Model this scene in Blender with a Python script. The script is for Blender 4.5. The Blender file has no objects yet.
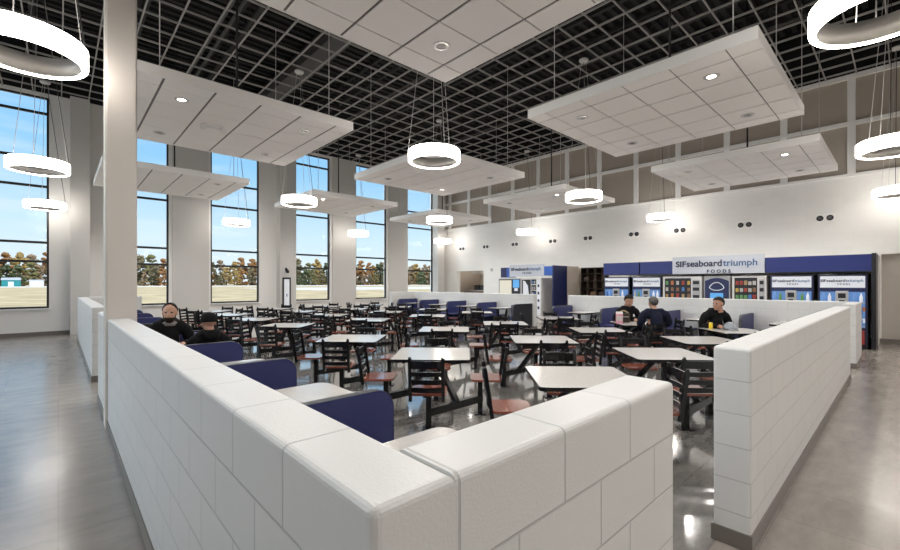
import bpy, bmesh, math, random
from mathutils import Vector, Matrix, Euler
random.seed(11)
PI = math.pi
S = bpy.context.scene
COL = S.collection

# ------------------------------------------------------------------ helpers
class MB:
    """collects shapes into one bmesh"""
    def __init__(self):
        self.bm = bmesh.new()
    def quad(self, pts, mi=0):
        f = self.bm.faces.new([self.bm.verts.new(p) for p in pts]); f.material_index = mi
        return f
    def box(self, x0, x1, y0, y1, z0, z1, mi=0, M=None):
        c = [Vector((x, y, z)) for z in (z0, z1) for y in (y0, y1) for x in (x0, x1)]
        if M is not None: c = [M @ p for p in c]
        v = [self.bm.verts.new(p) for p in c]
        for q in ((0, 2, 3, 1), (4, 5, 7, 6), (0, 1, 5, 4), (2, 6, 7, 3), (0, 4, 6, 2), (1, 3, 7, 5)):
            f = self.bm.faces.new([v[i] for i in q]); f.material_index = mi
        return self
    def bbox(self, x0, x1, y0, y1, z0, z1, bev=.01, seg=2, M=None, mi=0):
        t = MB(); t.box(x0, x1, y0, y1, z0, z1, mi)
        bmesh.ops.bevel(t.bm, geom=t.bm.edges[:], offset=bev, segments=seg, affect='EDGES', profile=.5)
        self.merge(t, M); return self
    def merge(self, o, M=None):
        me = bpy.data.meshes.new('t'); o.bm.to_mesh(me); o.bm.free()
        if M is not None: me.transform(M)
        self.bm.from_mesh(me); bpy.data.meshes.remove(me); return self
    def prism(self, pts, a0, a1, axis='z', mi=0, M=None):
        """polygon pts (2D) extruded along an axis"""
        def P(p, a):
            q = {'z': (p[0], p[1], a), 'y': (p[0], a, p[1]), 'x': (a, p[0], p[1])}[axis]
            q = Vector(q); return M @ q if M is not None else q
        b = [self.bm.verts.new(P(p, a0)) for p in pts]; t = [self.bm.verts.new(P(p, a1)) for p in pts]
        n = len(pts)
        fs = [self.bm.faces.new(b[::-1]), self.bm.faces.new(t)]
        for i in range(n): fs.append(self.bm.faces.new((b[i], b[(i+1) % n], t[(i+1) % n], t[i])))
        for f in fs: f.material_index = mi
        return self
    def cyl(self, p0, p1, r0, r1=None, n=12, mi=0, caps=True):
        r1 = r0 if r1 is None else r1
        p0, p1 = Vector(p0), Vector(p1); d = (p1-p0).normalized()
        u = d.orthogonal().normalized(); w = d.cross(u)
        A = [self.bm.verts.new(p0 + r0*(u*math.cos(2*PI*i/n)+w*math.sin(2*PI*i/n))) for i in range(n)]
        B = [self.bm.verts.new(p1 + r1*(u*math.cos(2*PI*i/n)+w*math.sin(2*PI*i/n))) for i in range(n)]
        for i in range(n):
            f = self.bm.faces.new((A[i], A[(i+1) % n], B[(i+1) % n], B[i])); f.material_index = mi; f.smooth = True
        if caps:
            for f in (self.bm.faces.new(A[::-1]), self.bm.faces.new(B)): f.material_index = mi
        return self
    def bar(self, p0, p1, w, h, up=(0, 0, 1), mi=0):
        """rectangular bar from p0 to p1"""
        p0, p1 = Vector(p0), Vector(p1); d = (p1-p0); L = d.length; d.normalize()
        up = Vector(up); s = d.cross(up).normalized(); t = s.cross(d)
        M = Matrix((( d.x, s.x, t.x, p0.x), (d.y, s.y, t.y, p0.y), (d.z, s.z, t.z, p0.z), (0, 0, 0, 1)))
        return self.box(0, L, -w/2, w/2, -h/2, h/2, mi, M)
    def lathe(self, prof, n=24, c=(0, 0, 0), mi=0, closed=False, smooth=True):
        """prof: (r,z) list revolved about z"""
        rings = []
        for r, z in prof:
            rings.append([self.bm.verts.new((c[0]+r*math.cos(2*PI*i/n), c[1]+r*math.sin(2*PI*i/n), c[2]+z)) for i in range(n)] if r > 1e-6 else [self.bm.verts.new((c[0], c[1], c[2]+z))])
        pr = list(zip(rings, rings[1:])) + ([(rings[-1], rings[0])] if closed else [])
        for A, B in pr:
            for i in range(n):
                j = (i+1) % n
                if len(A) == 1 and len(B) == 1: continue
                v = (A[0], B[j], B[i]) if len(A) == 1 else ((A[i], A[j], B[0]) if len(B) == 1 else (A[i], A[j], B[j], B[i]))
                f = self.bm.faces.new(v); f.material_index = mi; f.smooth = smooth
        return self
    def ball(self, c, r, sx=1, sy=1, sz=1, sub=2, mi=0, M=None):
        t = bmesh.new(); bmesh.ops.create_icosphere(t, subdivisions=sub, radius=1)
        for v in t.verts: v.co = Vector((v.co.x*r*sx, v.co.y*r*sy, v.co.z*r*sz)) + Vector(c)
        for f in t.faces: f.smooth = True; f.material_index = mi
        me = bpy.data.meshes.new('t'); t.to_mesh(me); t.free()
        if M is not None: me.transform(M)
        self.bm.from_mesh(me); bpy.data.meshes.remove(me); return self
    def build(self, name, m=None, parent=None, recalc=True):
        if recalc: bmesh.ops.recalc_face_normals(self.bm, faces=self.bm.faces[:])
        me = bpy.data.meshes.new(name); self.bm.to_mesh(me); self.bm.free()
        for k in (m if isinstance(m, (list, tuple)) else [m]):
            if k: me.materials.append(k)
        o = bpy.data.objects.new(name, me); COL.objects.link(o)
        if parent: o.parent = parent
        return o

def tag(o, label=None, cat=None, group=None, kind=None):
    if label: o['label'] = label
    if cat: o['category'] = cat
    if group: o['group'] = group
    if kind: o['kind'] = kind
    return o
def thing(name, label, cat, loc=(0, 0, 0), rz=0, group=None):
    o = bpy.data.objects.new(name, None); COL.objects.link(o); o.location = loc; o.rotation_euler = (0, 0, rz)
    o.empty_display_size = .1
    return tag(o, label, cat, group)
KIDS = {}
def kids(o): return [c for c in bpy.data.objects if c.parent == o]
def dup(root, loc, rz=0, label=None, scale=None):
    if root.name not in KIDS:
        KIDS[root.name] = [(c, kids(c)) for c in kids(root)]
    r = root.copy(); COL.objects.link(r); r.location = loc; r.rotation_euler = (0, 0, rz)
    if scale: r.scale = scale
    if label: r['label'] = label
    for c, gs in KIDS[root.name]:
        d = c.copy(); COL.objects.link(d); d.parent = r
        for g in gs:
            e = g.copy(); COL.objects.link(e); e.parent = d
    return r
def struct(o):
    o['kind'] = 'structure'; return o

# ------------------------------------------------------------------ materials
def newmat(name):
    m = bpy.data.materials.new(name); m.use_nodes = True
    nt = m.node_tree; return m, nt, nt.nodes['Principled BSDF']
def mat(name, col, rough=.5, metal=0, spec=.5, coat=0, noise=0, nscale=8, bump=0, bscale=60, emit=None, es=0):
    m, nt, b = newmat(name); N, L = nt.nodes, nt.links
    b.inputs['Base Color'].default_value = (*col, 1); b.inputs['Roughness'].default_value = rough
    b.inputs['Metallic'].default_value = metal; b.inputs['Specular IOR Level'].default_value = spec
    b.inputs['Coat Weight'].default_value = coat; b.inputs['Coat Roughness'].default_value = .08
    if emit: b.inputs['Emission Color'].default_value = (*emit, 1); b.inputs['Emission Strength'].default_value = es
    if noise or bump:
        g = N.new('ShaderNodeNewGeometry')
    if noise:
        n = N.new('ShaderNodeTexNoise'); n.inputs['Scale'].default_value = nscale; n.inputs['Detail'].default_value = 5
        L.new(g.outputs['Position'], n.inputs['Vector'])
        mx = N.new('ShaderNodeMixRGB'); mx.blend_type = 'MULTIPLY'; mx.inputs[0].default_value = 1
        mx.inputs[1].default_value = (*col, 1)
        r = N.new('ShaderNodeMapRange'); r.inputs[1].default_value = .3; r.inputs[2].default_value = .7
        r.inputs[3].default_value = 1-noise; r.inputs[4].default_value = 1+noise*.4
        L.new(n.outputs[0], r.inputs[0]); L.new(r.outputs[0], mx.inputs[2]); L.new(mx.outputs[0], b.inputs['Base Color'])
    if bump:
        n2 = N.new('ShaderNodeTexNoise'); n2.inputs['Scale'].default_value = bscale; n2.inputs['Detail'].default_value = 4
        L.new(g.outputs['Position'], n2.inputs['Vector'])
        bp = N.new('ShaderNodeBump'); bp.inputs['Strength'].default_value = bump; bp.inputs['Distance'].default_value = .01
        L.new(n2.outputs[0], bp.inputs['Height']); L.new(bp.outputs[0], b.inputs['Normal'])
    return m
def block_mat(name, col, rough, bw=.4064, bh=.2032, mortar=.005, ox=0., oy=0., top=1.19, depth=.004, pits=.25, joint=.72, along='x'):
    """painted concrete block: courses in z, joints along the face"""
    m, nt, b = newmat(name); N, L = nt.nodes, nt.links
    g = N.new('ShaderNodeNewGeometry'); sp = N.new('ShaderNodeSeparateXYZ'); L.new(g.outputs['Position'], sp.inputs[0])
    sn = N.new('ShaderNodeSeparateXYZ'); L.new(g.outputs['True Normal'], sn.inputs[0])
    ax = N.new('ShaderNodeMath'); ax.operation = 'ABSOLUTE'; L.new(sn.outputs[0 if along == 'x' else 1], ax.inputs[0])
    gt = N.new('ShaderNodeMath'); gt.operation = 'GREATER_THAN' if along == 'x' else 'LESS_THAN'; gt.inputs[1].default_value = .5; L.new(ax.outputs[0], gt.inputs[0])
    xo = N.new('ShaderNodeMath'); xo.operation = 'ADD'; xo.inputs[1].default_value = ox; L.new(sp.outputs[0], xo.inputs[0])
    yo = N.new('ShaderNodeMath'); yo.operation = 'ADD'; yo.inputs[1].default_value = oy; L.new(sp.outputs[1], yo.inputs[0])
    mx = N.new('ShaderNodeMix'); mx.data_type = 'FLOAT'
    L.new(gt.outputs[0], mx.inputs[0]); L.new(xo.outputs[0], mx.inputs[2]); L.new(yo.outputs[0], mx.inputs[3])
    mn = N.new('ShaderNodeMath'); mn.operation = 'MINIMUM'; mn.inputs[1].default_value = top; L.new(sp.outputs[2], mn.inputs[0])
    cb = N.new('ShaderNodeCombineXYZ'); L.new(mx.outputs[0], cb.inputs[0]); L.new(mn.outputs[0], cb.inputs[1])
    br = N.new('ShaderNodeTexBrick'); L.new(cb.outputs[0], br.inputs['Vector'])
    br.inputs['Scale'].default_value = 1; br.inputs['Mortar Size'].default_value = mortar; br.inputs['Mortar Smooth'].default_value = .4
    br.inputs['Brick Width'].default_value = bw; br.inputs['Row Height'].default_value = bh; br.offset = .5
    br.inputs['Color1'].default_value = (*col, 1); br.inputs['Color2'].default_value = (col[0]*.97, col[1]*.97, col[2]*.97, 1)
    br.inputs['Mortar'].default_value = (col[0]*joint, col[1]*joint, col[2]*joint, 1)
    L.new(br.outputs['Color'], b.inputs['Base Color'])
    n = N.new('ShaderNodeTexNoise'); n.inputs['Scale'].default_value = 130; n.inputs['Detail'].default_value = 3; L.new(g.outputs['Position'], n.inputs['Vector'])
    b1 = N.new('ShaderNodeBump'); b1.inputs['Strength'].default_value = pits; b1.inputs['Distance'].default_value = .004; L.new(n.outputs[0], b1.inputs['Height'])
    b2 = N.new('ShaderNodeBump'); b2.invert = True; b2.inputs['Strength'].default_value = .9; b2.inputs['Distance'].default_value = depth
    L.new(br.outputs['Fac'], b2.inputs['Height']); L.new(b1.outputs[0], b2.inputs['Normal']); L.new(b2.outputs[0], b.inputs['Normal'])
    b.inputs['Roughness'].default_value = rough
    return m
def floor_mat(name, c1, c2, rough, tile=.6, line=.75, streak=1.0, coat=.25):
    m, nt, b = newmat(name); N, L = nt.nodes, nt.links
    g = N.new('ShaderNodeNewGeometry')
    mp = N.new('ShaderNodeMapping'); mp.inputs['Scale'].default_value = (1.2, 3.0, 1); mp.inputs['Rotation'].default_value = (0, 0, .5)
    L.new(g.outputs['Position'], mp.inputs[0])
    n = N.new('ShaderNodeTexNoise'); n.inputs['Scale'].default_value = 2.2; n.inputs['Detail'].default_value = 9; n.inputs['Roughness'].default_value = .65
    L.new(mp.outputs[0], n.inputs['Vector'])
    cr = N.new('ShaderNodeValToRGB'); cr.color_ramp.elements[0].position = .3; cr.color_ramp.elements[1].position = .72
    cr.color_ramp.elements[0].color = (*c1, 1); cr.color_ramp.elements[1].color = (*c2, 1); L.new(n.outputs[0], cr.inputs[0])
    # short dark scuffs
    m3 = N.new('ShaderNodeMapping'); m3.inputs['Scale'].default_value = (14, 75, 1); m3.inputs['Rotation'].default_value = (0, 0, -.35); L.new(g.outputs['Position'], m3.inputs[0])
    n3 = N.new('ShaderNodeTexNoise'); n3.inputs['Scale'].default_value = 1.0; n3.inputs['Detail'].default_value = 3; L.new(m3.outputs[0], n3.inputs['Vector'])
    r3 = N.new('ShaderNodeMapRange'); r3.inputs[1].default_value = .60; r3.inputs[2].default_value = .80; r3.inputs[3].default_value = 1; r3.inputs[4].default_value = 1-.38*streak; L.new(n3.outputs[0], r3.inputs[0])
    br = N.new('ShaderNodeTexBrick'); br.offset = 0; L.new(g.outputs['Position'], br.inputs['Vector'])
    br.inputs['Scale'].default_value = 1; br.inputs['Mortar Size'].default_value = .003; br.inputs['Brick Width'].default_value = tile; br.inputs['Row Height'].default_value = tile
    br.inputs['Color1'].default_value = (1, 1, 1, 1); br.inputs['Color2'].default_value = (.93, .93, .93, 1); br.inputs['Mortar'].default_value = (line, line, line, 1)
    m1 = N.new('ShaderNodeMixRGB'); m1.blend_type = 'MULTIPLY'; m1.inputs[0].default_value = 1; L.new(cr.outputs[0], m1.inputs[1]); L.new(br.outputs[0], m1.inputs[2])
    m2 = N.new('ShaderNodeMixRGB'); m2.blend_type = 'MULTIPLY'; m2.inputs[0].default_value = 1; L.new(m1.outputs[0], m2.inputs[1]); L.new(r3.outputs[0], m2.inputs[2])
    L.new(m2.outputs[0], b.inputs['Base Color'])
    rr = N.new('ShaderNodeMapRange'); rr.inputs[3].default_value = rough*.6; rr.inputs[4].default_value = rough*1.7; L.new(n.outputs[0], rr.inputs[0]); L.new(rr.outputs[0], b.inputs['Roughness'])
    bp = N.new('ShaderNodeBump'); bp.inputs['Strength'].default_value = .06; bp.inputs['Distance'].default_value = .02; L.new(n.outputs[0], bp.inputs['Height']); L.new(bp.outputs[0], b.inputs['Normal'])
    b.inputs['Specular IOR Level'].default_value = .8; b.inputs['Coat Weight'].default_value = coat; b.inputs['Coat Roughness'].default_value = .06
    return m

WHITE = mat('wall_paint', (.80, .785, .76), .55, bump=.04)
WALLBLK = block_mat('painted_block_wall', (.87, .86, .835), .5, .4064, .2032, .003, top=99, depth=.0015, pits=.05, joint=.93)
HALF = block_mat('painted_half_wall_block', (.68, .68, .67), .34, .4, .2032, .0045, ox=-.61, oy=-.63, joint=.76)
HALFY = block_mat('painted_half_wall_block_side', (.68, .68, .67), .34, .4, .2032, .0045, ox=-.61, oy=-.63, joint=.76, along='y')
PIER = mat('pier_paint', (.60, .585, .56), .6, bump=.03)  # shade of the window piers put into the colour
FLOOR = floor_mat('vinyl_floor', (.24, .214, .19), (.33, .295, .262), .19, tile=.61, streak=.45, coat=.04)
DINE = floor_mat('polished_dining_floor', (.14, .135, .128), (.30, .285, .265), .09, tile=1.22, streak=.8, coat=.9)
BASEB = mat('rubber_base', (.17, .15, .135), .35)
BLACK = mat('black_gloss_metal', (.006, .006, .007), .25, spec=.45, coat=.3)
FRAME = mat('window_frame', (.012, .012, .013), .4)
DECK = mat('black_deck', (.005, .005, .006), .9)
TEE = mat('grid_tee', (.36, .35, .34), .5)
CONDUIT = mat('conduit', (.07, .07, .07), .6)
TILE = mat('acoustic_tile', (.88, .86, .84), .8, bump=.1, bscale=150)
FASCIA = mat('cloud_edge_trim', (.86, .845, .825), .45)
METAL = mat('satin_metal', (.55, .54, .53), .35, metal=.7)
RINGIN = mat('ring_inner_metal', (.62, .60, .58), .4, metal=.3)
GLOW = mat('opal_diffuser', (.9, .88, .84), .4, emit=(1, .94, .87), es=8.5)
GLOW2 = mat('panel_diffuser', (.9, .9, .88), .4, emit=(1, .95, .88), es=5)
LENS_ON = mat('downlight_lens', (.9, .9, .9), .3, emit=(1, .93, .84), es=9)
LENS_OFF = mat('downlight_reflector', (.35, .34, .33), .25, metal=.6)
CABLE = mat('cable', (.62, .61, .6), .5)
BLKROD = mat('black_rod', (.015, .015, .015), .5)
TOP = mat('table_laminate', (.50, .48, .455), .17, noise=.06, nscale=40)
WOOD = mat('seat_wood', (.30, .085, .05), .2, coat=.7, noise=.25, nscale=9)
NAVY = mat('bench_navy', (.030, .036, .135), .42, noise=.1, nscale=30)
NAVYTOP = mat('bench_edge', (.16, .16, .18), .4)
DARKSHELL = mat('bench_dark_shell', (.02, .021, .026), .4)
TAUPE = mat('acoustic_panel_taupe', (.46, .405, .345), .9, bump=.1, bscale=200)
BAND = mat('white_batten', (.92, .91, .89), .45)
BLUE = mat('vending_blue', (.016, .030, .18), .35)
BLUE2 = mat('vending_dark_blue', (.010, .016, .085), .35)
BLUELT = mat('blue_fascia_bright', (.04, .12, .48), .4)
SIGNW = mat('sign_panel', (.60, .63, .70), .45)
MBLK = mat('machine_black', (.012, .012, .016), .3)
MGREY = mat('machine_grey', (.45, .45, .46), .35)
MLIGHT = mat('machine_light', (.70, .69, .68), .4)
BEIGE = mat('beige_panel', (.55, .48, .41), .6)
LITW = mat('backlit_panel', (.56, .58, .62), .4, emit=(.92, .94, 1), es=.15)
LITB = mat('backlit_blue', (.10, .22, .50), .3, emit=(.25, .50, .95), es=.10)
SCREEN = mat('lit_screen', (.55, .53, .45), .3, emit=(1, .93, .78), es=.16)
SKYBL = mat('lit_blue_screen', (.1, .3, .6), .3, emit=(.08, .36, .75), es=.25)
TXT = mat('lettering_navy', (.02, .03, .07), .5)
TXTB = mat('lettering_blue', (.05, .13, .30), .5)
def colmat(name, c, r=.4, **k): return mat(name, c, r, **k)
SNACK = [colmat('pack_'+n, c) for n, c in (('yellow', (.55, .36, .07)), ('orange', (.5, .16, .04)), ('red', (.36, .04, .03)), ('green', (.12, .3, .1)), ('blue', (.08, .2, .5)), ('white', (.5, .48, .45)), ('brown', (.25, .12, .06)), ('tan', (.4, .27, .13)))]

def glass_mat():
    m = bpy.data.materials.new('window_glass'); m.use_nodes = True; nt = m.node_tree; N, L = nt.nodes, nt.links
    N.remove(N['Principled BSDF'])
    t = N.new('ShaderNodeBsdfTransparent'); t.inputs[0].default_value = (.95, .97, .97, 1)
    gl = N.new('ShaderNodeBsdfGlossy'); gl.inputs['Roughness'].default_value = .02
    fr = N.new('ShaderNodeFresnel'); fr.inputs[0].default_value = 1.12
    mx = N.new('ShaderNodeMixShader'); L.new(fr.outputs[0], mx.inputs[0]); L.new(t.outputs[0], mx.inputs[1]); L.new(gl.outputs[0], mx.inputs[2])
    L.new(mx.outputs[0], N['Material Output'].inputs[0]); return m
GLASS = glass_mat()

# ------------------------------------------------------------------ layout numbers
YN, XE, XW, YS, ZC = 18.05, 16.3, -7.5, -8.0, 7.43
ZP = 7.47
HW = 1.22                                     # half-wall height
# floor
struct(MB().box(XW-.3, XE+2.6, YS-.3, YN+.3, -.15, 0).build('floor', FLOOR))
struct(MB().box(.5, 12.3, .81, 15.8, 0, .0025).build('floor_dining', DINE))

# north wall with tall windows
win_r = [-.21+3.13*i for i in range(-2, 6)]
WW, SILL, HEAD = 1.78, .84, 7.36
mb = MB()
edges = [XW] + [e for r in win_r for e in (r-WW, r)] + [XE+.3]
for i in range(0, len(edges), 2): mb.box(edges[i], edges[i+1], YN, YN+.25, 0, ZP)
for r in win_r:
    mb.box(r-WW, r, YN, YN+.25, 0, SILL); mb.box(r-WW, r, YN, YN+.25, HEAD, ZP)
struct(mb.build('wall_north', WHITE))
for i, r in enumerate(win_r):
    w = thing('window_%d' % (i+1), None, None, ((r-WW/2), YN+.10, SILL)); w['kind'] = 'structure'
    h = HEAD-SILL; fw = .055; x = WW/2
    m = MB()
    m.box(-x, -x+fw, -.04, .04, 0, h).box(x-fw, x, -.04, .04, 0, h).box(-x+fw, x-fw, -.04, .04, 0, fw).box(-x+fw, x-fw, -.04, .04, h-fw, h)
    for z in (2.28, 2.87, 4.60, 5.47, 6.86): m.box(-x+fw, x-fw, -.04, .04, z-SILL-.035, z-SILL+.035)
    m.build('window_frame', FRAME, w)
    MB().box(-x+.02, x-.02, -.006, .006, .02, h-.02).build('pane', GLASS, w)
    MB().box(-x-.02, x+.02, -.19, -.10, -.03, 0).build('window_sill', BAND, w)
# protruding columns, and thin wall faces with their backlit grey painted in
for nm, x0, x1, y0 in (('column_boxed', .27, .74, 17.62), ('column_boxed', 6.75, 7.42, 17.62), ('column_boxed', 15.42, 15.92, 17.62)):
    struct(MB().box(x0, x1, y0, YN, 0, ZC-.002).build(nm, PIER))
for x0, x1 in ((3.02, 4.20), (9.30, 10.48), (12.43, 13.60)):
    struct(MB().box(x0, x1, YN-.03, YN, 0, ZC-.002).build('wall_shade_face', PIER))
# west and south walls behind and beside the camera
mb = MB(); wy = [4.7+3.4*i for i in range(4)]
e = [YS] + [q for y in wy for q in (y, y+2.0)] + [YN]
for i in range(0, len(e), 2): mb.box(XW-.25, XW, e[i], e[i+1], 0, ZP)
for y in wy: mb.box(XW-.25, XW, y, y+2, 0, SILL).box(XW-.25, XW, y, y+2, HEAD, ZP)
struct(mb.build('wall_west', WHITE))
for i, y in enumerate(wy):
    w = thing('window_%d' % (i+11), None, None, (XW-.10, y+1, SILL)); w['kind'] = 'structure'
    h = HEAD-SILL; m = MB(); x = 1.0; fw = .055
    m.box(-.04, .04, -x, -x+fw, 0, h).box(-.04, .04, x-fw, x, 0, h).box(-.04, .04, -x+fw, x-fw, 0, fw).box(-.04, .04, -x+fw, x-fw, h-fw, h)
    for z in (2.28, 2.87, 4.60, 5.47, 6.86): m.box(-.04, .04, -x+fw, x-fw, z-SILL-.035, z-SILL+.035)
    m.build('window_frame', FRAME, w); MB().box(-.006, .006, -x+.02, x-.02, .02, h-.02).build('pane', GLASS, w)
struct(MB().box(XW, XE+.3, YS-.25, YS, 0, ZP).build('wall_south', WHITE))
# east wall: openings for the kitchen hatch and the shelf alcove, recess beyond the vending bank
OP = [(8.15, 9.62), (15.0, 17.0)]; OPZ = 2.27
mb = MB()
mb.box(XE, XE+.25, YS, .45, 2.40, 4.62)
mb.box(XE, XE+.25, .45, OP[0][0], 0, 4.62).box(XE, XE+.25, OP[0][1], OP[1][0], 0, 4.62).box(XE, XE+.25, OP[1][1], YN, 0, 4.62)
for a, b in OP: mb.box(XE, XE+.25, a, b, OPZ, 4.62)
mb.box(XE, XE+.25, OP[1][0], OP[1][1], 0, 1.05)
struct(mb.build('wall_east', WALLBLK))
struct(MB().box(XE+.22, XE+.4, YS, .45, 0, 2.40).build('wall_east_recess', block_mat('recess_wall_block', (.52, .475, .43), .5, .4064, .2032, .003, top=99, depth=.0015, pits=.05, joint=.9)))  # block colour set darker than the wall above it
mb = MB(); mb.box(XE+.03, XE+.25, YS, YN, 4.62, ZP); struct(mb.build('wall_east_upper', TAUPE))
# white battens framing the upper acoustic panels
mb = MB()
for k in range(-6, 12):
    y = 1.033+1.504*k
    if YS < y < YN-.1: mb.box(XE-.04, XE+.03, y-.085, y+.085, 4.68, ZP)
mb.box(XE-.05, XE+.03, YS, YN, 4.60, 4.68).box(XE-.035, XE+.03, YS, YN, 6.03, 6.15).box(XE-.035, XE+.03, YS, YN, 7.34, ZP)
struct(mb.build('trim_1', BAND))
# ceiling: black deck with ribs and joists, open tee grid below it
mb = MB(); mb.box(XW-.25, XE+.25, YS-.25, YN+.25, 9.25, 9.4)
mb.box(XW-.25, XE+.25, YN, YN+.25, ZP, 9.25).box(XW-.25, XE+.25, YS-.25, YS, ZP, 9.25).box(XW-.25, XW, YS, YN, ZP, 9.25).box(XE, XE+.25, YS, YN, ZP, 9.25)
struct(mb.build('ceiling', DECK))
mb = MB()
for k in range(int((YN-YS)/.3)): mb.box(XW, XE, YS+.3*k, YS+.3*k+.12, 9.17, 9.25)
struct(mb.build('ceiling_deck_rib', mat('deck_rib', (.020, .020, .021), .8)))
mb = MB()
x = XW+.7
while x < XE:
    mb.box(x-.05, x+.05, YS, YN, 9.08, 9.17).box(x-.05, x+.05, YS, YN, 8.42, 8.50)
    y = YS
    while y < YN-.6:
        mb.bar((x, y, 8.46), (x, y+.5, 9.12), .025, .025); mb.bar((x, y+.5, 9.12), (x, y+1, 8.46), .025, .025); y += 1
    x += 2.1
struct(mb.build('ceiling_beam', mat('joist_black', (.02, .02, .021), .7)))
mb = MB()
for xx in (2.95, 3.15, 8.4, 13.3): mb.cyl((xx, YS, 8.1), (xx, YN, 8.1), .045, n=8)
mb.box(5.2, 5.75, YS, YN, 8.0, 8.35)
struct(mb.build('ceiling_conduit_trim', CONDUIT))
mb = MB(); T = .637
k = 0
for k in range(-16, 24):
    x = 1.985+T*k
    if XW < x < XE-.05: mb.box(x-.013, x+.013, YS, YN, ZC, ZC+.045)
for k in range(-24, 20):
    y = 6.66+T*k
    if YS < y < YN: mb.box(XW, XE-.04, y-.012, y+.012, ZC+.004, ZC+.045)
struct(mb.build('ceiling_grid', TEE))

# ------------------------------------------------------------------ half walls
def halfwall(name, x0, x1, y0, y1, butt=None):
    mb = MB(); t = MB(); t.box(x0, x1, y0, y1, 0, HW)
    es = [e for e in t.bm.edges if all(v.co.z > .5 for v in e.verts)]
    es += [e for e in t.bm.edges if abs(e.verts[0].co.z-e.verts[1].co.z) > .5]
    if butt is not None: es = [e for e in es if not all(abs(v.co.x-butt) < 1e-4 for v in e.verts)]
    if name == 'wall_partition_west': es = [e for e in es if not all(abs(v.co.x-.60) < 1e-4 and abs(v.co.y-.63) < 1e-4 for v in e.verts)]
    bmesh.ops.bevel(t.bm, geom=es, offset=.020, segments=4, affect='EDGES', profile=.5)
    o = mb.merge(t).build(name, HALFY if y1-y0 > x1-x0 else HALF); return struct(o)
W = .20
halfwall('wall_partition_west', .40, .40+W, .63, 5.98)
halfwall('wall_partition_west.001', .40, .40+W, 6.34, 7.55)
halfwall('wall_partition_west.002', .40, .40+W, 9.0, 15.9)
halfwall('wall_partition_south', .60, 1.81, .63, .63+W, .60)
halfwall('wall_partition_south.001', 3.04, 9.75, .63, .63+W)
halfwall('wall_partition_south.002', 11.0, 12.2, .63, .63+W)
halfwall('wall_partition_east', 12.2, 12.4, .63, 7.5)
halfwall('wall_partition_east.001', 12.2, 12.4, 8.85, 15.9)
halfwall('wall_partition_north', 11.0, 12.2, 15.7, 15.9)
halfwall('wall_partition_north.001', .60, 1.85, 15.7, 15.9)
def baseb(name, x0, x1, y0, y1, h=.10):
    t = .009
    return struct(MB().box(x0-t, x1+t, y0-t, y1+t, .001, h).build(name, BASEB))
baseb('baseboard_west', .40, .6, .63, 5.98); baseb('baseboard_west.001', .40, .6, 6.34, 7.55); baseb('baseboard_west.002', .4, .6, 9.0, 15.9)
baseb('baseboard_south', .6, 1.81, .63, .83); baseb('baseboard_south.001', 3.04, 9.75, .63, .83); baseb('baseboard_south.002', 11, 12.2, .63, .83)
baseb('baseboard_east', 12.2, 12.4, .63, 7.5); baseb('baseboard_east.001', 12.2, 12.4, 8.85, 15.9)
struct(MB().box(XW, XE, YN-.015, YN, 0, .12).build('baseboard_north', BASEB))
struct(MB().box(XE-.012, XE, YS, 15, 0, .12).build('baseboard_east.002', BASEB))
# tall steel column standing in the west half wall
t = MB(); t.box(.382, .665, 6.0, 6.30, 0, 9.1)
bmesh.ops.bevel(t.bm, geom=[e for e in t.bm.edges if abs(e.verts[0].co.z-e.verts[1].co.z) > .5], offset=.014, segments=3, affect='EDGES')
struct(MB().merge(t).build('column', mat('column_paint', (.64, .60, .56), .55)))

# ------------------------------------------------------------------ ceiling clouds
CS, CZ, CT = 3.24, 4.43, .645
cx0, cy0, cpx, cpy = 7.5, 2.77, 5.14, 5.70
def make_cloud():
    root = thing('ceiling_cloud', 'x', 'ceiling panel', (0, 0, CZ), 0, 'suspended acoustic ceiling clouds')
    h = CS/2
    mb = MB(); cuts = [-h+.012] + [(-1.5+i)*CT - CT*.0 for i in range(4)] + [h-.012]
    cuts = [-h+.012, -2*CT, -CT, 0, CT, 2*CT, h-.012]
    gx, gy = .017, .009
    for i in range(6):
        for j in range(6):
            a0, a1, b0, b1 = cuts[i], cuts[i+1], cuts[j], cuts[j+1]
            mb.box(a0+(gx if i else 0), a1-(gx if i < 5 else 0), b0+(gy if j else 0), b1-(gy if j < 5 else 0), 0, .03)
    mb.build('tile_panel', TILE, root)
    MB().box(-h+.012, h-.012, -h+.012, h-.012, .012, .05).build('support_grid', mat('reveal_shade', (.16, .155, .15), .6), root)  # groove shade between the tiles put into the backing colour
    mb = MB(); t = .012
    mb.box(-h, h, -h, -h+t, -.006, .145).box(-h, h, h-t, h, -.006, .145).box(-h, -h+t, -h+t, h-t, -.006, .145).box(h-t, h, -h+t, h-t, -.006, .145)
    mb.build('edge_frame', FASCIA, root)
    for sx in (-1, 1):
        for sy in (-1, 1):
            c = (sx*.97, sy*.97, 0)
            d = MB().lathe([(.055, .012), (.055, -.004), (.092, -.007), (.10, -.002), (.10, .004)], 20, c).build('downlight_trim', METAL, root)
            MB().lathe([(0, -.003), (.056, -.003)], 20, c).build('lens', LENS_ON if (sx, sy) == (-1, -1) else LENS_OFF, d)
    for k, (sx, sy) in enumerate(((-1, -1), (1, -1), (-1, 1), (1, 1))):
        MB().cyl((sx*1.3, sy*1.3, .05), (sx*1.3, sy*1.3, ZC-CZ), .007, n=6).build('hanger_cable', CABLE, root)
    MB().cyl((.08, -.06, .05), (.08, -.06, 9.1-CZ), .02, n=8).build('hanger_rod', BLKROD, root)
    return root
rown = ['above the front low wall', 'in mid hall', 'beside the tall windows']
coln = {0: 'in the line nearest the tall column', 1: 'in the second line from the tall column', 2: 'in the line nearest the vending wall'}
cloud0 = None; cloud_at = {}
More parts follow.
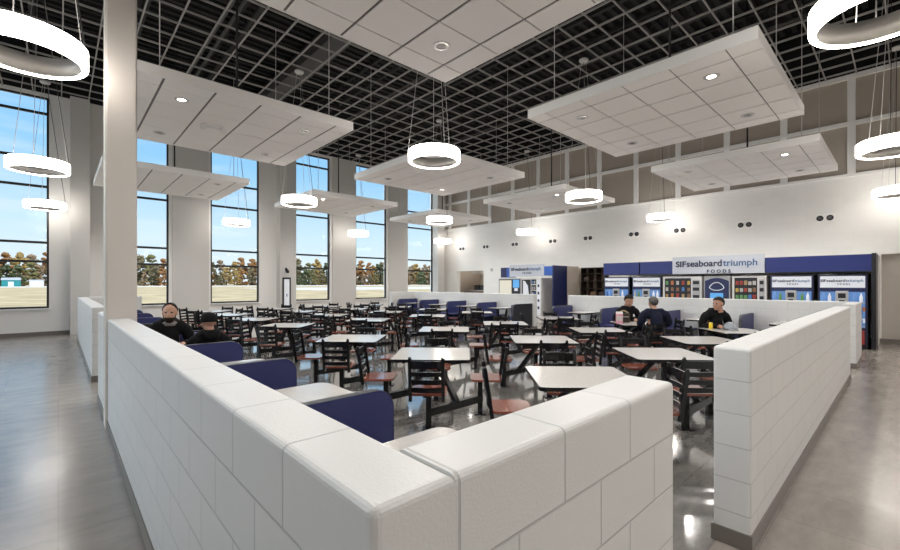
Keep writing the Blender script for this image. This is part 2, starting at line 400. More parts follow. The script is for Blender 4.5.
for i in range(3):
    for j in range(3):
        loc = (cx0+cpx*(i-1), cy0+cpy*j+(.06*j), CZ)
        lab = 'white ceiling panel %s, %s' % (rown[j], coln[i])
        if cloud0 is None:
            cloud0 = make_cloud(); cloud0.location = loc; cloud0['label'] = lab
        else: dup(cloud0, loc, 0, lab)
        cloud_at[(i, j)] = loc
for i in range(0, 3):  # unseen panels added so their downlights reach the near walls
    for j in (-1,):
        loc = (cx0+cpx*(i-1), cy0+cpy*j, CZ)
        cloud_at[(i, j)] = loc
        dup(cloud0, loc, 0, 'white ceiling panel %s' % ('beyond the tall column, %s' % ['by the tall windows', 'behind the front corner', 'in mid side aisle', 'near the front of the side aisle'][j] if i == -1 else 'added unseen behind the front low wall, %s from the column' % ['first', 'second', 'third'][i]))
# twin-head emergency fitting under the cloud by the windows
c = cloud_at[(0, 1)]
em = thing('ceiling_emergency_light', 'small white twin-head emergency light fixed under a ceiling panel', 'light', (c[0]-.35, c[1]-.15, CZ))
MB().bbox(-.13, .13, -.06, .06, -.05, 0, .012).build('housing', MLIGHT, em)
for sx in (-1, 1): MB().cyl((sx*.15, 0, -.03), (sx*.16, -.05, -.09), .035, .05, n=14).build('lamp_head', MLIGHT, em)

# ------------------------------------------------------------------ ring pendants
RZ = 3.765
def make_ring():
    root = thing('ring_pendant_light', 'x', 'light', (0, 0, RZ), 0, 'glowing ring pendants')
    R, r, h = .46, .40, .20
    MB().lathe([(r+.012, 0), (R-.012, 0), (R, .014), (R, h-.012), (R-.012, h), (r+.012, h)], 56).build('ring_diffuser', GLOW, root)
    MB().lathe([(r+.013, .012), (r, .012), (r, h), (r+.013, h)], 56, closed=True).build('inner_band', RINGIN, root)
    for k in range(3):
        a = 2*PI*k/3+.4
        MB().cyl((.46*math.cos(a), .46*math.sin(a), h), (.06*math.cos(a), .06*math.sin(a), ZC-RZ-.03), .0045, n=6).build('suspension_cable', CABLE, root)
    MB().cyl((.44, .05, h), (.03, .02, ZC-RZ-.03), .006, n=6).build('power_cord', BLKROD, root)
    MB().lathe([(0, ZC-RZ-.045), (.10, ZC-RZ-.045), (.12, ZC-RZ-.02), (.12, ZC-RZ+.01), (0, ZC-RZ+.01)], 20).build('canopy_disc', MLIGHT, root)
    return root
ring0 = None
rr = ['outside the front low wall', 'over the front tables', 'over the back tables', 'close to the tall windows']
rc = ['over the aisle by the tall column', 'second line from the tall column', 'third line from the tall column', 'in the line against the vending wall']
rr.append('added unseen behind the front low wall'); rc.append('beyond the aisle by the tall column')      # read at index -1: unseen pendants added to light near walls and aisle
for i in range(-1, 4):
    for j in range(-1, 4):
        if (i, j) == (-1, 3): continue
        sh = .05 if j < 2 else 0
        loc = (-.28+5.14*i+sh, .18+5.58*j-sh, RZ)
        lab = 'ring pendant %s, %s' % (rr[j], rc[i])
        if ring0 is None:
            ring0 = make_ring(); ring0.location = loc; ring0['label'] = lab
        else: dup(ring0, loc, .0, lab)

# ------------------------------------------------------------------ four-chair tables
def rounded(x0, x1, y0, y1, r, n=4):
    out = []
    for cx, cy, a in ((x1-r, y1-r, 0), (x0+r, y1-r, PI/2), (x0+r, y0+r, PI), (x1-r, y0+r, 1.5*PI)):
        for k in range(n+1):
            b = a+PI/2*k/n; out.append((cx+r*math.cos(b), cy+r*math.sin(b)))
    return out
def make_cluster():
    root = thing('cluster_table', 'x', 'table', (0, 0, 0), 0, 'four-chair cluster tables')
    R45 = Matrix.Rotation(PI/4, 4, 'Z'); s = .46
    MB().prism(rounded(-s+.004, s-.004, -s+.004, s-.004, .045), .715, .74, M=R45).build('tabletop', TOP, root)
    e = MB(); o = rounded(-s, s, -s, s, .05); i = rounded(-s+.006, s-.006, -s+.006, s-.006, .045); n = len(o)
    rings = [[e.bm.verts.new(R45 @ Vector((p[0], p[1], z))) for p in q] for q, z in ((o, .706), (o, .739), (i, .7405), (i, .706))]
    for A, B in zip(rings, rings[1:]+rings[:1]):
        for k in range(n): e.bm.faces.new((A[k], A[(k+1) % n], B[(k+1) % n], B[k]))
    e.build('edge_band', BLACK, root)
    d = .424
    MB().box(-.22, .22, -.22, .22, .698, .714).build('support_plate', BLACK, root)
    for sy in (-1, 1):
        MB().bar((0, sy*.03, .70), (0, sy*d, .22), .06, .06, up=(1, 0, 0)).build('strut', BLACK, root)
        MB().bar((-d, sy*d, .19), (d, sy*d, .19), .06, .085).build('floor_beam', BLACK, root)
    for k in range(4):
        M = Matrix.Rotation(PI/4+PI/2*k, 4, 'Z')      # local +x is outward
        p = MB()
        for a, b in (((.585, 0, 0), (.585, 0, .43)),):
            p.bar(M @ Vector(a), M @ Vector(b), .06, .06, up=M @ Vector((0, 1, 0)))
        p.box(.515, .655, -.07, .07, 0, .012, M=M); p.box(.49, .82, -.04, .04, .405, .43, M=M)
        ch = p.build('chair', BLACK, root)
        t = MB(); t.prism(rounded(.465, .85, -.20, .20, .07), .43, .455, M=M)
        bmesh.ops.bevel(t.bm, geom=[q for q in t.bm.edges if abs((q.verts[0].co-q.verts[1].co).z) < .001], offset=.006, segments=2, affect='EDGES')
        t.build('seat', WOOD, ch)
        b = MB()
        for sy in (-1, 1):
            b.bar(M @ Vector((.835, sy*.172, .375)), M @ Vector((.90, sy*.172, .825)), .034, .034, up=M @ Vector((0, 1, 0)))
            b.cyl(M @ Vector((.90, sy*.172, .82)), M @ Vector((.903, sy*.172, .846)), .02, .014, n=8)
        for z, hh in ((.768, .08), (.667, .048), (.583, .048), (.497, .052)):
            xx = .835+.065*(z-.375)/.45
            n = 6
            for q in range(n):
                y0, y1 = -.17+.34*q/n, -.17+.34*(q+1)/n
                bow = lambda y: .022*(1-(y/.17)**2)
                b.bar(M @ Vector((xx+bow(y0), y0, z)), M @ Vector((xx+bow(y1), y1, z)), .014, hh)
        b.build('backrest', BLACK, ch)
    return root
CXS = [3.48, 5.44, 7.30, 9.20]
RYS = [2.09, 3.95, 5.95, 8.75, 10.75, 12.75, 14.65]
TWEAK = {(0, 1): (3.42, 4.0), (0, 0): (3.60, 2.08), (1, 0): (5.50, 2.07), (1, 1): (5.52, 3.85), (2, 0): (7.26, 2.12), (3, 0): (9.12, 2.12), (2, 1): (7.38, 3.88), (2, 2): (7.15, 5.95), (0, 2): (3.43, 5.97), (1, 2): (5.38, 5.95)}
ordn = ['first', 'second', 'third', 'fourth', 'fifth', 'sixth', 'last']
rowl = ['row beside the blue benches', 'second row from the column', 'third row from the column', 'row nearest the vending machines']
cl0 = None; CP = {}
for i, x in enumerate(CXS):
    for j, y in enumerate(RYS):
        p = TWEAK.get((i, j), (x, y)); CP[(i, j)] = p
        lab = 'pale four-chair table, %s from the front low wall, %s' % (ordn[j], rowl[i])
        if cl0 is None:
            cl0 = make_cluster(); cl0.location = (*p, .0025); cl0['label'] = lab
        else: dup(cl0, (*p, .0025), 0, lab)

# ------------------------------------------------------------------ booths
def bench_mesh(kind, root):
    """bench running from the wall (x=0) outward +x; kind: both, north or south seat"""
    L = 1.06
    prof = []                       # back panel outline in x,z with the outer top corner rounded
    r = .13
    prof = [(0.02, .10), (L-.01, .10), (L+.012, .5)] + [(L+.012-r+r*math.cos(a), .90-r+r*math.sin(a)) for a in [PI/2*k/6 for k in range(7)]] + [(.02, .90)]
    back = MB().prism(prof, -.032, .032, 'y').build('backrest', NAVY if kind == 'both' else DARKSHELL, root)
    # pale edge cap along the top
    e = MB()
    top = [(.02, .902)] + [(L+.012-r+(r+.003)*math.cos(a), .90-r+(r+.003)*math.sin(a)) for a in [PI/2-PI/2*k/6 for k in range(7)]] + [(L+.0155, .5)]
    for a, b in zip(top, top[1:]): e.quad([(a[0], -.034, a[1]), (b[0], -.034, b[1]), (b[0], .034, b[1]), (a[0], .034, a[1])])
    e2 = bmesh.ops.solidify(e.bm, geom=e.bm.faces[:], thickness=.004)
    e.build('edge_trim', NAVYTOP, back)
    for sy in ((-1, 1) if kind == 'both' else ((1,) if kind == 'north' else (-1,))):
        y0, y1 = sorted((sy*.034, sy*.45))
        MB().bbox(.03, L, y0, y1, .40, .455, .02, 3).build('seat', NAVY, root)
        if kind != 'both':
            y0, y1 = sorted((sy*.034, sy*.075))
            MB().bbox(.03, L, y0, y1, .455, .88, .015, 2).build('back_pad', NAVY, root)
    for x in (.16, L-.14):
        yy = (-.38, .38) if kind == 'both' else ((-.02, .38) if kind == 'north' else (-.38, .02))
        f = MB(); f.box(x-.03, x+.03, yy[0], yy[1], 0, .025); f.box(x-.025, x+.025, -.03, .03, .02, .41); f.box(x-.025, x+.025, yy[0], yy[1], .37, .40)
        f.build('leg_frame', BLACK, root)
def make_bench(kind):
    root = thing('booth_bench', 'x', 'bench', (0, 0, 0), 0, 'navy booth benches'); bench_mesh(kind, root); return root
def make_booth_table():
    root = thing('booth_table', 'x', 'table', (0, 0, 0), 0, 'booth tables')
    L = 1.13; pts = [(.02, -.30)] + [(p) for p in rounded(.02, L, -.30, .30, .09) if p[0] > L-.1]
    pts = [(.02, .30), (.02, -.30)] + [(L-.09+.09*math.cos(a), -.21+.09*math.sin(a)) for a in [-PI/2+PI/2*k/5 for k in range(6)]] + [(L-.09+.09*math.cos(a), .21+.09*math.sin(a)) for a in [PI/2*k/5 for k in range(6)]]
    MB().prism(pts, .712, .74).build('tabletop', TOP, root)
    MB().prism([((x-.5)*1.006+.5, y*1.012) for x, y in pts], .706, .738).build('edge_band', BLACK, root)
    m = MB(); m.bar((.86, 0, .02), (.86, 0, .70), .07, .07, up=(1, 0, 0)); m.box(.66, 1.02, -.25, .25, 0, .02); m.box(.1, 1.0, -.04, .04, .685, .708)
    m.build('pedestal', BLACK, root)
    return root
bk = {}; tb0 = None
wn = {0: 'low wall with the tall column', 1: 'low wall before the vending machines'}
def place_bench(kind, side, y, lab):
    x = .60 if side == 0 else 12.2
    rz = 0 if side == 0 else PI
    k = kind if side == 0 else {'both': 'both', 'north': 'south', 'south': 'north'}[kind]
    if k not in bk:
        bk[k] = make_bench(k); o = bk[k]; o.location = (x, y, .0025); o.rotation_euler = (0, 0, rz); o['label'] = lab
    else: o = dup(bk[k], (x, y, .0025), rz, lab)
WEST = [(.87, 'north'), (2.40, 'both'), (4.0, 'both'), (5.60, 'both'), (7.25, 'south'), (9.0, 'north'), (10.6, 'both'), (12.25, 'both'), (13.9, 'both'), (15.4, 'south')]
EAST = [(.87, 'north'), (2.50, 'both'), (4.12, 'both'), (5.8, 'both'), (7.38, 'south'), (8.93, 'north'), (10.57, 'both'), (12.2, 'both'), (13.9, 'both'), (15.42, 'south')]
nth = ['first', 'second', 'third', 'fourth', 'fifth', 'sixth', 'seventh', 'eighth', 'ninth', 'tenth']
for side, LST in ((0, WEST), (1, EAST)):
    for q, (y, kind) in enumerate(LST):
        place_bench(kind, side, y, 'navy blue booth bench, %s from the front, along the %s' % (nth[q], wn[side]))
    ys = [y for y, k in LST]; n = 0
    for a, b in zip(ys, ys[1:]):
        if a < 8 < b: continue
        lab = 'pale booth table, %s from the front, along the %s' % (nth[n], wn[side]); n += 1
        loc = ((.68 if 5.5 < a < 5.7 else .60) if side == 0 else 12.2, (a+b)/2, .0025); rz = 0 if side == 0 else PI
        if tb0 is None:
            tb0 = make_booth_table(); tb0.location = loc; tb0.rotation_euler = (0, 0, rz); tb0['label'] = lab
        else: dup(tb0, loc, rz, lab)

# ------------------------------------------------------------------ lettering
def text(body, size, loc, m, parent=None, name='lettering', ext=.004, rot=None, sx=1.0, bold=0.0, align='CENTER', space=1.0):
    cu = bpy.data.curves.new(name, 'FONT'); cu.body = body; cu.size = size; cu.extrude = ext; cu.align_x = align; cu.offset = bold; cu.space_character = space
    o = bpy.data.objects.new('tmp', cu); COL.objects.link(o)
    dg = bpy.context.evaluated_depsgraph_get(); me = bpy.data.meshes.new_from_object(o.evaluated_get(dg))
    bpy.data.objects.remove(o); bpy.data.curves.remove(cu)
    me.name = name; me.materials.clear(); me.materials.append(m)
    q = bpy.data.objects.new(name, me); COL.objects.link(q); q.location = loc; q.scale = (sx, 1, 1)
    # faces -X : text right = -Y
    q.rotation_euler = rot or (PI/2, 0, -PI/2)
    if parent: q.parent = parent
    return q
def brand(parent, yc, z, w, x, small=True):
    """SIF seaboardtriumph / FOODS centred on (yc, z), total width w, on a face at x"""
    s = w/9.0
    text('SIF', s*1.02, (x, yc+w*.44, z-s*.33), TXT, parent, bold=.03*s, sx=1.05)
    text('seaboard', s*1.12, (x, yc+w*.14, z-s*.33), TXT, parent, bold=.022*s, sx=.98)
    text('triumph', s*1.12, (x, yc-w*.29, z-s*.33), TXTB, parent, bold=.012*s, sx=.98)
    text('FOODS', s*.55, (x, yc-w*.04, z-s*1.15), TXT, parent, bold=.02*s, space=1.7)

# ------------------------------------------------------------------ vending bank
XV = 14.4
def header(name, y0, y1, lab, m=BLUE):
    t = thing(name, lab, 'fascia', (XV-.02, (y0+y1)/2, 1.89), 0, 'blue fascia boxes above the vending machines')
    h = (y1-y0)/2
    MB().box(0, .5, -h+.008, h-.008, .02, .43).build('fascia_panel', m, t)
    MB().box(.01, .5, -h, h, 0, .02).box(.02, .5, -h, -h+.008, .02, .43).box(.02, .5, h-.008, h, .02, .43).build('edge_frame', MBLK, t)
    return t
header('vending_fascia', .53, 2.66, 'long blue fascia box above the end drinks machines')
header('vending_fascia', 5.05, 6.10, 'blue fascia box between the company sign and its matching neighbour')
header('vending_fascia', 6.12, 7.40, 'blue fascia box at the shelf alcove end of the vending bank')
t = thing('vending_surround', 'black end panel and white side wall closing the vending bank', 'panel', (XV, .5, 0))
MB().box(-.03, .95, -.02, .06, 0, 2.34).build('end_panel', MBLK, t)
MB().box(.95, XE-XV-.005, -.02, .06, 0, 2.34).build('side_panel', MLIGHT, t)
MB().box(.5, XE-XV-.005, .06, 6.9, 2.26, 2.33).build('top_panel', MLIGHT, t)
t = thing('company_sign', 'large pale seaboardtriumph sign standing above the snack machines', 'sign', (XV-.06, 3.855, 1.90))
MB().box(0, .04, -1.195, 1.195, 0, .53).build('sign_panel', SIGNW, t)
brand(t, 0, .30, 2.15, -.004)

def drinks_machine(y0, y1, lab, wide):
    w = (y1-y0); t = thing('drinks_machine', lab, 'vending machine', (XV, (y0+y1)/2, 0), 0, 'glass front drinks machines')
    h = w/2
    MB().bbox(0, .85, -h, h, 0, 1.83, .012).build('cabinet', MBLK, t)
    MB().box(-.012, .0, -h+.02, h-.02, .10, 1.81).build('front_frame', BLUE2, t)
    p = MB().box(-.022, -.012, -h+.05, h-.05, 1.50, 1.79).build('header_panel', LITW, t)
    brand(p, 0, 1.675, w*.86, -.025)
    # blue arch under the header
    pts = [(-h+.05, 1.40)] + [(-h+.05+(w-.1)*k/12, 1.44+.055*math.sin(PI*k/12)) for k in range(13)] + [(h-.05, 1.40)]
    MB().prism(pts, -.026, -.012, 'x').build('arch_trim', BLUE2, t)
    g = MB().box(-.018, -.012, -h+.05, h-.05, .52, 1.40).build('display_window', LITB, t)
    n = 7
    for sh in range(3):
        MB().box(-.028, -.018, -h+.05, h-.05, 1.12-.29*sh, 1.14-.29*sh).build('shelf', MGREY, t)
    rnd = random.Random(int(y0*100))
    for sh in range(3):
        for k in range(n):
            y = -h+.12+(w-.24)*k/(n-1); z = 1.14-.29*sh
            if sh == 0 and abs(y) < .13: continue
            col = [LITW, LITB, SNACK[5], SNACK[4], LITW, SNACK[3]][rnd.randrange(6)]
            MB().lathe([(0, z), (.032, z), (.034, z+.02), (.032, z+.14), (.014, z+.19), (.014, z+.22), (0, z+.22)], 10, (-.034, y, 0)).build('bottle', col, t)
    c = MB().bbox(-.06, -.01, -.12, .12, 1.10, 1.42, .02).build('payment_box', MGREY, t)
    MB().box(-.066, -.06, -.07, .07, 1.24, 1.36).build('display', MBLK, c); MB().box(-.066, -.06, -.05, .05, 1.15, 1.19).build('coin_slot', MBLK, c)
    s = MB().box(-.02, -.01, -h+.04, h-.04, .08, .50).build('lower_panel', MBLK, t)
    MB().box(-.03, -.02, -h+.06, -h+.06+w*.45, .12, .46).build('picture_panel', colmat('bottle_picture_red', (.30, .03, .03)), t)
    for k, (m) in enumerate((SNACK[1], LITB, LITW)):
        MB().bbox(-.034, -.02, -h+.05, -h+.15, .92-.14*k, 1.03-.14*k, .004, 1).build('selection_button', m, t)
    return t
drinks_machine(.62, 1.55, 'drinks machine with white header at the end beside the recessed wall', 1)
drinks_machine(1.62, 2.55, 'drinks machine with white header standing next to a snack machine, under the long fascia', 1)
drinks_machine(5.40, 6.37, 'drinks machine with white header directly beside the bag-filled snack machine', 0)
drinks_machine(6.45, 7.38, 'drinks machine with white header beside the shelf alcove', 0)

def snack_machine(y0, y1, lab, seed):
    w = y1-y0; h = w/2; rnd = random.Random(seed)
    t = thing('snack_machine', lab, 'vending machine', (XV, (y0+y1)/2, 0), 0, 'snack machines')
    c = MB(); c.box(0, .85, -h, h, 0, 1.82).build('cabinet', MLIGHT, t)
    gy0, gy1 = -h+w*.26, h-.05           # keypad column on the -y side
    f = MB(); f.box(-.03, 0, -h, h, 1.77, 1.82).box(-.03, 0, h-.05, h, .5, 1.77).box(-.03, 0, -h, gy0, .5, 1.77).box(-.03, 0, -h, h, 0, .5)
    f.build('door_frame', MLIGHT, t)
    MB().box(-.004, 0, gy0, gy1, .5, 1.77).build('interior_panel', MBLK, t)
    for s in range(6):
        z = .56+.20*s
        MB().box(-.03, -.004, gy0, gy1, z-.012, z).build('shelf', MBLK, t)
        for k in range(5):
            y = gy0+.07+(gy1-gy0-.14)*k/4
            MB().bbox(-.028, -.006, y-.04, y+.04, z, z+.10+.03*rnd.random(), .012, 2).build('snack_pack', SNACK[rnd.randrange(8)], t)
    kp = MB().bbox(-.042, -.03, -h+.04, gy0-.04, .95, 1.72, .006, 1).build('keypad_panel', MGREY, t)
    for z in (1.58, 1.38, 1.15): MB().box(-.05, -.042, -h+.06, gy0-.06, z, z+.10).build('keypad', MBLK, kp)
    MB().box(-.035, -.03, gy0, gy1-.05, .2, .36).build('collection_flap', MBLK, t)
snack_machine(4.23, 5.35, 'white framed snack machine beside the two drinks machines by the shelf alcove', 3)
snack_machine(2.62, 3.43, 'white framed snack machine between the blue machine and the long fascia', 5)
t = thing('ice_cream_machine', 'blue machine with a glowing oval outline between two snack machines', 'vending machine', (XV, 3.83, 0))
h = .34
MB().box(0, .85, -h, h, 0, 1.82).build('cabinet', MGREY, t)
pts = [(-h+.03, .15), (h-.03, .15), (h-.03, 1.62)] + [(h-.03-(2*h-.06)*k/10, 1.68+.09*math.sin(PI*k/10)) for k in range(11)] + [(-h+.03, 1.62)]
MB().prism(pts, -.015, 0, 'x').build('front_panel', BLUE2, t)
MB().bbox(-.03, -.015, -.17, .17, .85, 1.32, .01, 1).build('lit_panel', SKYBL, t)
mb = MB()
ov = [(math.cos(a)*.19, 1.50+math.sin(a)*.10+.035*math.cos(2*a+PI)*(math.sin(a) > 0)) for a in [2*PI*k/28 for k in range(28)]]
for a, b in zip(ov, ov[1:]+ov[:1]): mb.cyl((-.022, a[0], a[1]), (-.022, b[0], b[1]), .011, n=6)
mb.build('outline_sign', LITW, t)
MB().box(-.02, -.015, -.28, -.19, .8, 1.2).build('keypad', MBLK, t)

# second vending group
t = thing('market_fascia', 'second seaboardtriumph sign between two blue boxes by the kitchen hatch', 'sign', (XV-.02, 10.9, 1.86))
MB().box(0, .4, .95, 1.30, .0, .43).build('blue_box', BLUE2, t); MB().box(-.01, .4, .78, .96, .0, .43).build('blue_box', BLUELT, t)
MB().box(-.03, .01, -.98, .78, .03, .53).build('sign_panel', SIGNW, t); MB().box(0, .4, -1.36, -.98, .06, .43).build('blue_box', BLUELT, t)
brand(t, -.08, .34, 1.55, -.034)
t = thing('vending_end_panel', 'tall dark blue end panel beside the shelf alcove', 'panel', (XV, 9.50, 0))
MB().box(0, 1.0, 0, .06, 0, 2.32).build('blue_panel', BLUE2, t); MB().box(1.0, XE-XV, 0, .06, 0, 2.32).build('beige_panel', BEIGE, t)
MB().cyl((.62, -.01, 1.05), (.62, -.05, 1.05), .05, n=12).build('lock', MBLK, t)
t = thing('market_kiosk', 'self-service kiosk with a lit cream screen under the second company sign', 'vending machine', (XV, 11.72, 0))
MB().box(0, .8, -.62, .62, 0, 1.82).build('cabinet', MGREY, t)
MB().box(-.015, 0, -.57, .57, 1.0, 1.78).build('bezel', MBLK, t)
MB().box(-.02, -.015, -.12, .55, 1.12, 1.74).build('screen', SCREEN, t)
MB().box(-.02, -.015, -.54, -.20, 1.42, 1.76).build('blue_screen', SKYBL, t); MB().box(-.022, -.015, -.46, -.28, 1.28, 1.40).build('label_panel', LITW, t)
for k in range(5): MB().box(-.03, -.015, -.05+.12*k, .02+.12*k, 1.03, 1.10).build('button', MGREY, t)
t = thing('glass_front_machine', 'tall machine with stacked compartments beside the lit kiosk screen', 'vending machine', (XV, 10.58, 0))
MB().box(0, .8, -.50, .50, 0, 1.82).build('cabinet', MLIGHT, t)
MB().box(-.015, 0, .02, .46, .95, 1.76).build('glass_door', MBLK, t)
pts = [(.08, 1.0), (.40, 1.0), (.40, 1.72), (.30, 1.70), (.15, 1.5)]
MB().prism(pts, -.02, -.015, 'x').build('door_panel', LITW, t)
for k in range(6):
    z = .40+.235*k
    MB().box(-.02, 0, -.26, -.03, z, z+.19).build('compartment', MBLK, t)
    for q in range(2): MB().bbox(-.026, -.02, -.23+.1*q, -.16+.1*q, z+.02, z+.13, .004, 1).build('item', [SNACK[4], SNACK[5], MGREY][(k+q) % 3], t)
MB().box(-.02, 0, -.46, -.30, .3, 1.76).build('price_panel', LITW, t)
for k in range(4): MB().box(-.026, -.02, -.42, -.34, .55+.3*k, .66+.3*k).build('keypad', TXT, t)

# shelf alcove and kitchen hatch behind the east wall
mb = MB(); mb.box(XE+.25, XE+2.3, 7.9, 8.0, 0, 3).box(XE+.25, XE+2.3, 9.8, 9.9, 0, 3).box(XE+2.3, XE+2.4, 7.9, 9.9, 0, 3).box(XE+.25, XE+2.4, 7.9, 9.9, 2.9, 3)
mb.box(XE+.25, XE+2.3, 14.6, 14.7, 0, 3).box(XE+.25, XE+2.3, 17.4, 17.5, 0, 3).box(XE+2.3, XE+2.4, 14.6, 17.5, 0, 3).box(XE+.25, XE+2.4, 14.6, 17.5, 2.9, 3)
struct(mb.build('wall_alcove', BEIGE))
t = thing('shelving_unit', 'dark open grid shelving unit inside the alcove', 'shelf', (XE+.62, 8.9, 0))
f = mat('dark_shelf_wood', (.045, .03, .022), .5)
for z in (.05, .55, 1.05, 1.35, 1.68, 2.0, 2.24): MB().box(-.2, .2, -.72, .72, z, z+.035).build('shelf', f, t)
for y in (-.72, -.42, -.38, 0, .36, .70): MB().box(-.2, .2, y, y+.03, 0, 2.26).build('upright', f, t)
MB().box(.2, .215, -.72, .75, 0, 2.26).build('rear_panel', mat('shelf_back', (.33, .24, .17), .6), t)
for k, (y, z) in enumerate(((-.2, 1.085), (.2, 1.085), (.5, 1.715))):
    tag(MB().bbox(XE+.47, XE+.75, 8.9+y-.12, 8.9+y+.12, z+.001, z+.17, .01).build('carton', colmat('carton_%d' % k, [(.05, .04, .04), (.2, .12, .07), (.1, .08, .07)][k])),
        ['small black carton on the alcove shelf', 'brown carton on the alcove shelf', 'dark carton on the upper alcove shelf'][k], 'box', 'cartons in the alcove')
t = thing('serving_counter', 'kitchen serving counter seen through the wall hatch', 'counter', (XE+1.2, 16.0, 0))
MB().box(-.35, .35, -1.2, 1.2, .0, 1.18).build('cabinet', mat('counter_front', (.20, .15, .12), .5), t); MB().box(-.38, .38, -1.25, 1.25, 1.18, 1.22).build('worktop', MGREY, t)
for k in range(3):
    tag(MB().bbox(XE+1.0, XE+1.4, 15.45+.42*k, 15.80+.42*k, 1.222, 1.50, .02).build('coffee_maker', MBLK),
        'black kitchen machine on the hatch counter, ' + ['nearest the thermostat', 'in the middle', 'nearest the windows'][k], 'appliance', 'machines on the hatch counter')
t = thing('extractor_hood', 'white hood with a dark end hanging in the kitchen hatch', 'hood', (XE+1.3, 16.1, 2.15))
MB().box(-.3, .3, -.6, .7, 0, .12).build('hood_body', MLIGHT, t); MB().box(-.31, .31, -.75, -.6, -.02, .14).build('end_cap', MBLK, t); MB().box(-.1, .1, -.1, .1, .12, .75).build('duct', MGREY, t)
tag(MB().bbox(XE-.03, XE+.001, 14.35, 14.5, 2.22, 2.37, .008).build('thermostat', MGREY), 'small grey thermostat on the white wall beside the hatch', 'thermostat')

for nm, x, y, lab in (('ceiling_fill_light', XE+1.2, 8.9, 'flat white ceiling light added to brighten the shelf alcove'), ('ceiling_fill_light', XE+1.2, 16.0, 'flat white ceiling light added to brighten the kitchen behind the hatch')):
    t = thing(nm, lab, 'light', (x, y, 2.84))  # lights added above the openings to brighten both interiors
    MB().box(-.32, .32, -.62, .62, 0, .06).build('light_frame', MLIGHT, t); MB().box(-.28, .28, -.58, .58, -.006, 0).build('diffuser', GLOW2, t)
# twin round air outlets on the east wall
dy = [16.6, 14.83, 12.93, 10.78, 9.06, 7.13, 5.49, 3.54, 1.59]
ot0 = None
places = ['closest to the windows', 'second from the windows', 'third from the windows', 'fourth from the windows', 'fifth from the windows', 'sixth from the windows', 'to the alcove side of the big sign', 'above the big sign', 'above the end drinks machines']
for k, y in enumerate(dy):
    lab = 'white wall plate with two round black outlets, %s' % places[k]
    loc = (XE, y, 3.50)
    if ot0 is None:
        ot0 = thing('twin_air_outlet', lab, 'vent', loc, 0, 'twin air outlets along the wall')
        MB().bbox(-.015, 0, -.22, .22, -.13, .13, .006, 1).build('wall_plate', BAND, ot0)
        for sy in (-1, 1):
            R = Matrix.Rotation(-PI/2, 4, 'Y')
            q = MB(); q.merge(MB().lathe([(.042, .015), (.066, .035), (.08, .018), (.08, 0)], 22), Matrix.Translation((-.012, sy*.11, 0)) @ R); o = q.build('outlet_ring', MBLK, ot0)
            q = MB(); q.merge(MB().lathe([(0, .025), (.022, .022), (.042, .012)], 22), Matrix.Translation((-.012, sy*.11, 0)) @ R); q.build('core', mat('outlet_core', (.10, .10, .10), .4) if 'outlet_core' not in bpy.data.materials else bpy.data.materials['outlet_core'], o)
    else: dup(ot0, loc, 0, lab)

# narrow framed panel and wall lamp on the pier
t = thing('framed_panel', 'tall narrow pale panel in a dark frame on the window pier', 'board', (7.0, 17.60, .55))
MB().box(-.17, .17, -.02, .02, 0, 1.30).build('board_frame', MBLK, t); MB().box(-.11, .11, -.026, -.02, .07, 1.23).build('panel', LITW, t); MB().box(-.02, .02, -.03, -.026, .5, .62).build('latch', TXTB, t)
t = thing('wall_lamp', 'small black wall lamp above the narrow framed panel', 'light', (7.05, 17.60, 2.1))
MB().box(-.05, .05, -.02, .02, -.06, .06).build('bracket', MBLK, t); MB().cyl((0, -.02, 0), (-.12, -.14, .10), .018, n=8).build('arm', MBLK, t); MB().cyl((-.08, -.12, .02), (-.16, -.2, .12), .07, .04, n=12).build('lamp_shade', MBLK, t)

# ------------------------------------------------------------------ people
SKIN = mat('skin', (.48, .27, .19), .5); SKIN2 = mat('skin_tan', (.40, .215, .145), .5)
HAIR = mat('dark_hair', (.007, .005, .0045), .7, spec=.25); GREYHAIR = mat('grey_hair', (.07, .065, .062), .6)
BLKCLOTH = mat('black_cloth', (.006, .006, .007), .9, spec=.2, noise=.3, nscale=25, bump=.35, bscale=22)
NVYCLOTH = mat('navy_cloth', (.008, .011, .026), .9, spec=.2, noise=.3, nscale=25, bump=.35, bscale=22)
JEANS = mat('dark_trousers', (.02, .022, .03), .85, bump=.3, bscale=22)
SHOE = mat('shoe', (.015, .013, .012), .5); GREYCL = mat('grey_lining', (.22, .21, .21), .85)
EYE = mat('eye', (.02, .015, .012), .2)
def evald(o, name):
    dg = bpy.context.evaluated_depsgraph_get(); me = bpy.data.meshes.new_from_object(o.evaluated_get(dg)); me.name = name
    return me
def skin_mesh(verts, edges, sub=2):
    """verts: (co, radius); first vertex is the root"""
    me = bpy.data.meshes.new('sk'); me.from_pydata([v[0] for v in verts], edges, []); o = bpy.data.objects.new('sk', me); COL.objects.link(o)
    o.modifiers.new('s', 'SKIN')
    for i, v in enumerate(verts):
        r = v[1] if isinstance(v[1], tuple) else (v[1], v[1]); me.skin_vertices[0].data[i].radius = r
        me.skin_vertices[0].data[i].use_root = (i == 0)
    m = o.modifiers.new('u', 'SUBSURF'); m.levels = sub; m.render_levels = sub
    out = evald(o, 'skm'); bpy.data.objects.remove(o); return out
